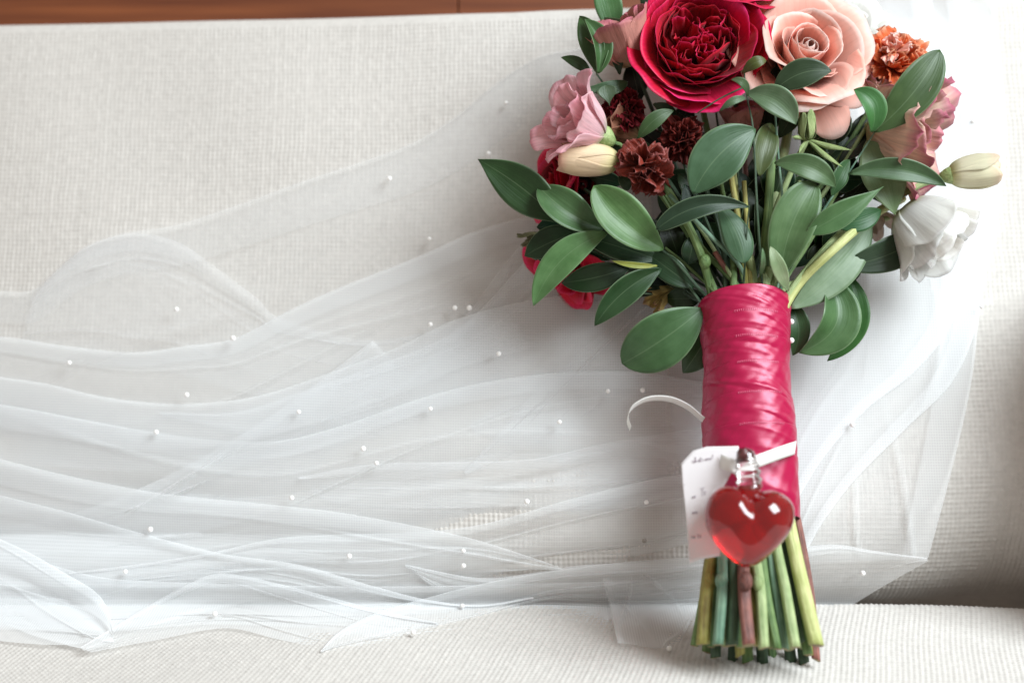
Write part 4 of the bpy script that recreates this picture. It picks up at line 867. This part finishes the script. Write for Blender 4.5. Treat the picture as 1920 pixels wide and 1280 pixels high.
# handwriting: "...ulations!" at the head and three faint lines below
def stroke(pts, r=.010): return tube_mesh([pc(x, y, tagw(x, y)+.035) for x, y in pts], r, 4, True, 3+2*len(pts))
LET = {'g': [[(.7,.3),(.2,.3),(.2,.8),(.7,.8),(.7,.3),(.7,1.3),(.2,1.4)]], 'u': [[(.1,.3),(.1,.9),(.6,.9),(.6,.3),(.7,1)]], 'l': [[(.1,1),(.4,-.5),(.2,-.4),(.4,1)]], 'a': [[(.7,.35),(.2,.4),(.2,.9),(.7,.8),(.7,.35),(.8,1)]],
  't': [[(.4,-.3),(.3,.9),(.6,1)],[(.1,.2),(.7,.15)]], 'i': [[(.2,.3),(.3,1)],[(.25,0),(.28,.03)]], 'o': [[(.5,.3),(.1,.6),(.4,1),(.7,.6),(.5,.3)]], 'n': [[(.1,1),(.15,.3),(.2,.5),(.6,.3),(.65,1)]], 's': [[(.6,.35),(.2,.45),(.6,.8),(.1,1)]], '!': [[(.5,-.6),(.3,.6)],[(.25,.95),(.27,1)]],
  'r': [[(.15,1),(.15,.3),(.5,.35)]], 'e': [[(.15,.65),(.6,.6),(.5,.3),(.15,.5),(.2,.9),(.6,1)]], 'f': [[(.6,-.4),(.3,-.3),(.2,1.3)],[(.05,.35),(.5,.3)]], 'h': [[(.15,-.4),(.1,1),(.4,.35),(.6,1)]], 'k': [[(.15,-.4),(.1,1)],[(.55,.3),(.12,.65),(.6,1)]], '-': [[(.1,.6),(.6,.55)]], 'T': [[(.1,-.3),(1.0,-.4)],[(.55,-.35),(.35,1)]]}
def write(txt, x, y, s, rot, adv=.82):
    ms = []; cx = 0
    for ch in txt:
        if ch != ' ':
            for st in LET[ch]:
                pp = [((cx+a)*s, b*s) for a, b in st]
                if len(pp) < 3: pp = [pp[0], ((pp[0][0]+pp[1][0])/2, (pp[0][1]+pp[1][1])/2), pp[1]]
                ms.append(stroke([(x+a*math.cos(rot)+b*math.sin(rot), y-a*math.sin(rot)+b*math.cos(rot)) for a, b in pp]))
        cx += adv*.9
    return ms
ms = write('ulations!', 1298, 861, 6.2, .16)+write('ne', 1297, 927, 5, .25)+write('/T', 0, 0, 1, 0) if False else write('ulations!', 1298, 861, 6.2, .16)+write('ne', 1297, 929, 5, .25)+write('Tr', 1312, 919, 10, .12)+write('-', 1281, 905, 6, .1)+write('one', 1297, 958, 5, .1)+write('ne to', 1296, 1004, 5, .12)
v, f, uv = join(ms); obj('handwriting', v, f, INK, tg, uv)

def strap(name, parent, pts, width, mat, wdir, n=40, **k):
    P_ = spline(pts, n); vs, uv = [], []
    for i, p in enumerate(P_):
        w_ = np.array(wdir(i/(n-1))); w_ = w_/np.linalg.norm(w_)
        for j in range(5): vs.append(p+w_*width*(j/4-.5)); uv.append((j/4, i/n))
    return obj(name, vs, grid(n, 5), mat, parent, uv, solid=.025, **k)
rb = empty('white_ribbon', pc(1440, 855, 3), 'narrow white satin ribbon tied around the crimson handle with a loose curling tail', 'ribbon')
strap('band', rb, [tuple(pc(1350, 864, 3.45)), tuple(pc(1368, 871, 3.95)), tuple(pc(1392, 878, 3.85)), tuple(pc(1412, 868, 3.35)), tuple(pc(1440, 857, 2.95)), tuple(pc(1470, 846, 2.35)), tuple(pc(1488, 840, 1.6)), tuple(pc(1491, 838, .8)), tuple(pc(1480, 836, -.2))], .58, WHITE_RIBBON, lambda t: (.12, 1, .1))
strap('tail', rb, [tuple(pc(1345, 800, -.6)), tuple(pc(1318, 786, -.4)), tuple(pc(1290, 763, .2)), tuple(pc(1255, 748, .9)), tuple(pc(1215, 748, 1.3)), tuple(pc(1185, 764, 1.4)), tuple(pc(1177, 785, 1.1)), tuple(pc(1182, 803, .6))], .5, WHITE_RIBBON, lambda t: (.05, .55-.1*t, .9))
# pearl headed pins on the handle's right side
for (a, b, lb) in [(1484, 603, 'upper of two white pearl pins on the right side of the handle'), (1484, 638, 'lower of two white pearl pins on the right side of the handle')]:
    pn = empty('pearl_pin', pc(a, b, wax(b)), lb, 'pin', 'pearl pins in the handle')
    v, f, uv = sphere_mesh(pc(a, b, wax(b)), .13); obj('pin_head', v, f, PEARL, pn, uv)
    tube('pin_shaft', [pc(a-2, b, wax(b)), pc(a-12, b+1, wax(b)), pc(a-25, b+2, wax(b))], .02, plain('steel', (.7, .7, .7), .25, Metallic=1.0), pn, n=4)

hp = empty('glass_heart', pc(1404, 985, 4.8), 'red glass heart ornament with a clear twisted neck hanging on the handle', 'ornament')
def glass(name, col, ior=1.45, rough=.02, tr=1.0):
    m, nt, out_, N, K = newmat(name); b = N('BsdfPrincipled', i_Roughness=rough, i_IOR=ior); b.inputs['Base Color'].default_value = c4(col); b.inputs['Transmission Weight'].default_value = tr
    b.inputs['Coat Weight'].default_value = 1.0; b.inputs['Coat Roughness'].default_value = .02
    K(b, out_); return m
RG = glass('red_glass', (.42, .001, .005), 1.33, .16, .70); CG = glass('clear_glass', (.95, .93, .93), 1.45)
HW = 4.75
ho = [(1405, 931), (1392, 918), (1372, 911), (1350, 914), (1331, 930), (1321, 955), (1322, 980), (1333, 1006), (1352, 1032), (1375, 1053), (1397, 1063), (1418, 1058), (1442, 1040), (1464, 1018), (1481, 995), (1489, 970), (1487, 947), (1473, 929), (1452, 919), (1430, 920), (1415, 927)]
hs_ = spline([(a, b, 0) for a, b in ho+[ho[0]]], 97)[:-1]; cc = np.array([1404, 975, 0])
def heart(scale, depth, mat, name):
    vs, uv = [], []; nr = 32
    for i in range(nr+1):
        ps = math.pi*i/nr
        for j in range(96):
            r = math.sin(ps)**.85 if 0 < i < nr else 0.0
            q = cc+(hs_[j]-cc)*r*scale; a = math.atan2(q[1]-cc[1]+1e-6, q[0]-cc[0]+1e-6)
            lobes = 1+.10*math.exp(-(((q[0]-1365)/28)**2+((q[1]-955)/30)**2))+.10*math.exp(-(((q[0]-1446)/28)**2+((q[1]-957)/30)**2))-.22*math.exp(-((q[0]-1405)/13)**2)*math.exp(-((q[1]-930)/26)**2)
            dp = math.cos(ps); dp = math.copysign(abs(dp)**1.0, dp)*depth*lobes*scale
            kk = (D-HW)/D*S; vs.append(((q[0]-960)*kk, (640-q[1])*kk, HW+dp)); uv.append((j/96, i/nr))
    return obj(name, vs, grid(nr+1, 96, True), mat, hp, uv)
heart(1.0, 1.12, RG, 'heart_body')
def neck():
    vs, uv = [], []; n, seg = 60, 40
    prof = [(0, 22), (.1, 24), (.25, 23), (.5, 22), (.75, 19), (.88, 17), (.96, 12), (1, 2)]
    for i in range(n+1):
        t = i/n; py = 915-t*77; px = 1406-t*9; r = np.interp(t, [p[0] for p in prof], [p[1] for p in prof])
        for j in range(seg):
            f = 2*math.pi*j/seg; tw = 1+.085*math.sin(t*34+f)*(t < .72)*min(1, t*6)
            w_ = 4.7-.35*t; kk = (D-w_)/D*S
            vs.append(((px-960)*kk+r*kk*tw*math.cos(f), (640-py)*kk, w_+r*kk*tw*math.sin(f))); uv.append((j/seg, t))
    obj('neck', vs, grid(n+1, seg, True), CG, hp, uv)
    tube('cord_hook', [pc(1397, 862, 4.2), pc(1394, 850, 4.25), pc(1392, 846, 4.2)], [.20, .26, .10], plain('dark_red_core', (.10, .004, .008), .25), hp, n=8, seg=12)
    tube('neck_core', [pc(1406, 945, 4.75), pc(1405, 925, 4.72), pc(1404, 908, 4.7)], [.40, .47, .44], RG, hp, n=10, seg=16)
neck()
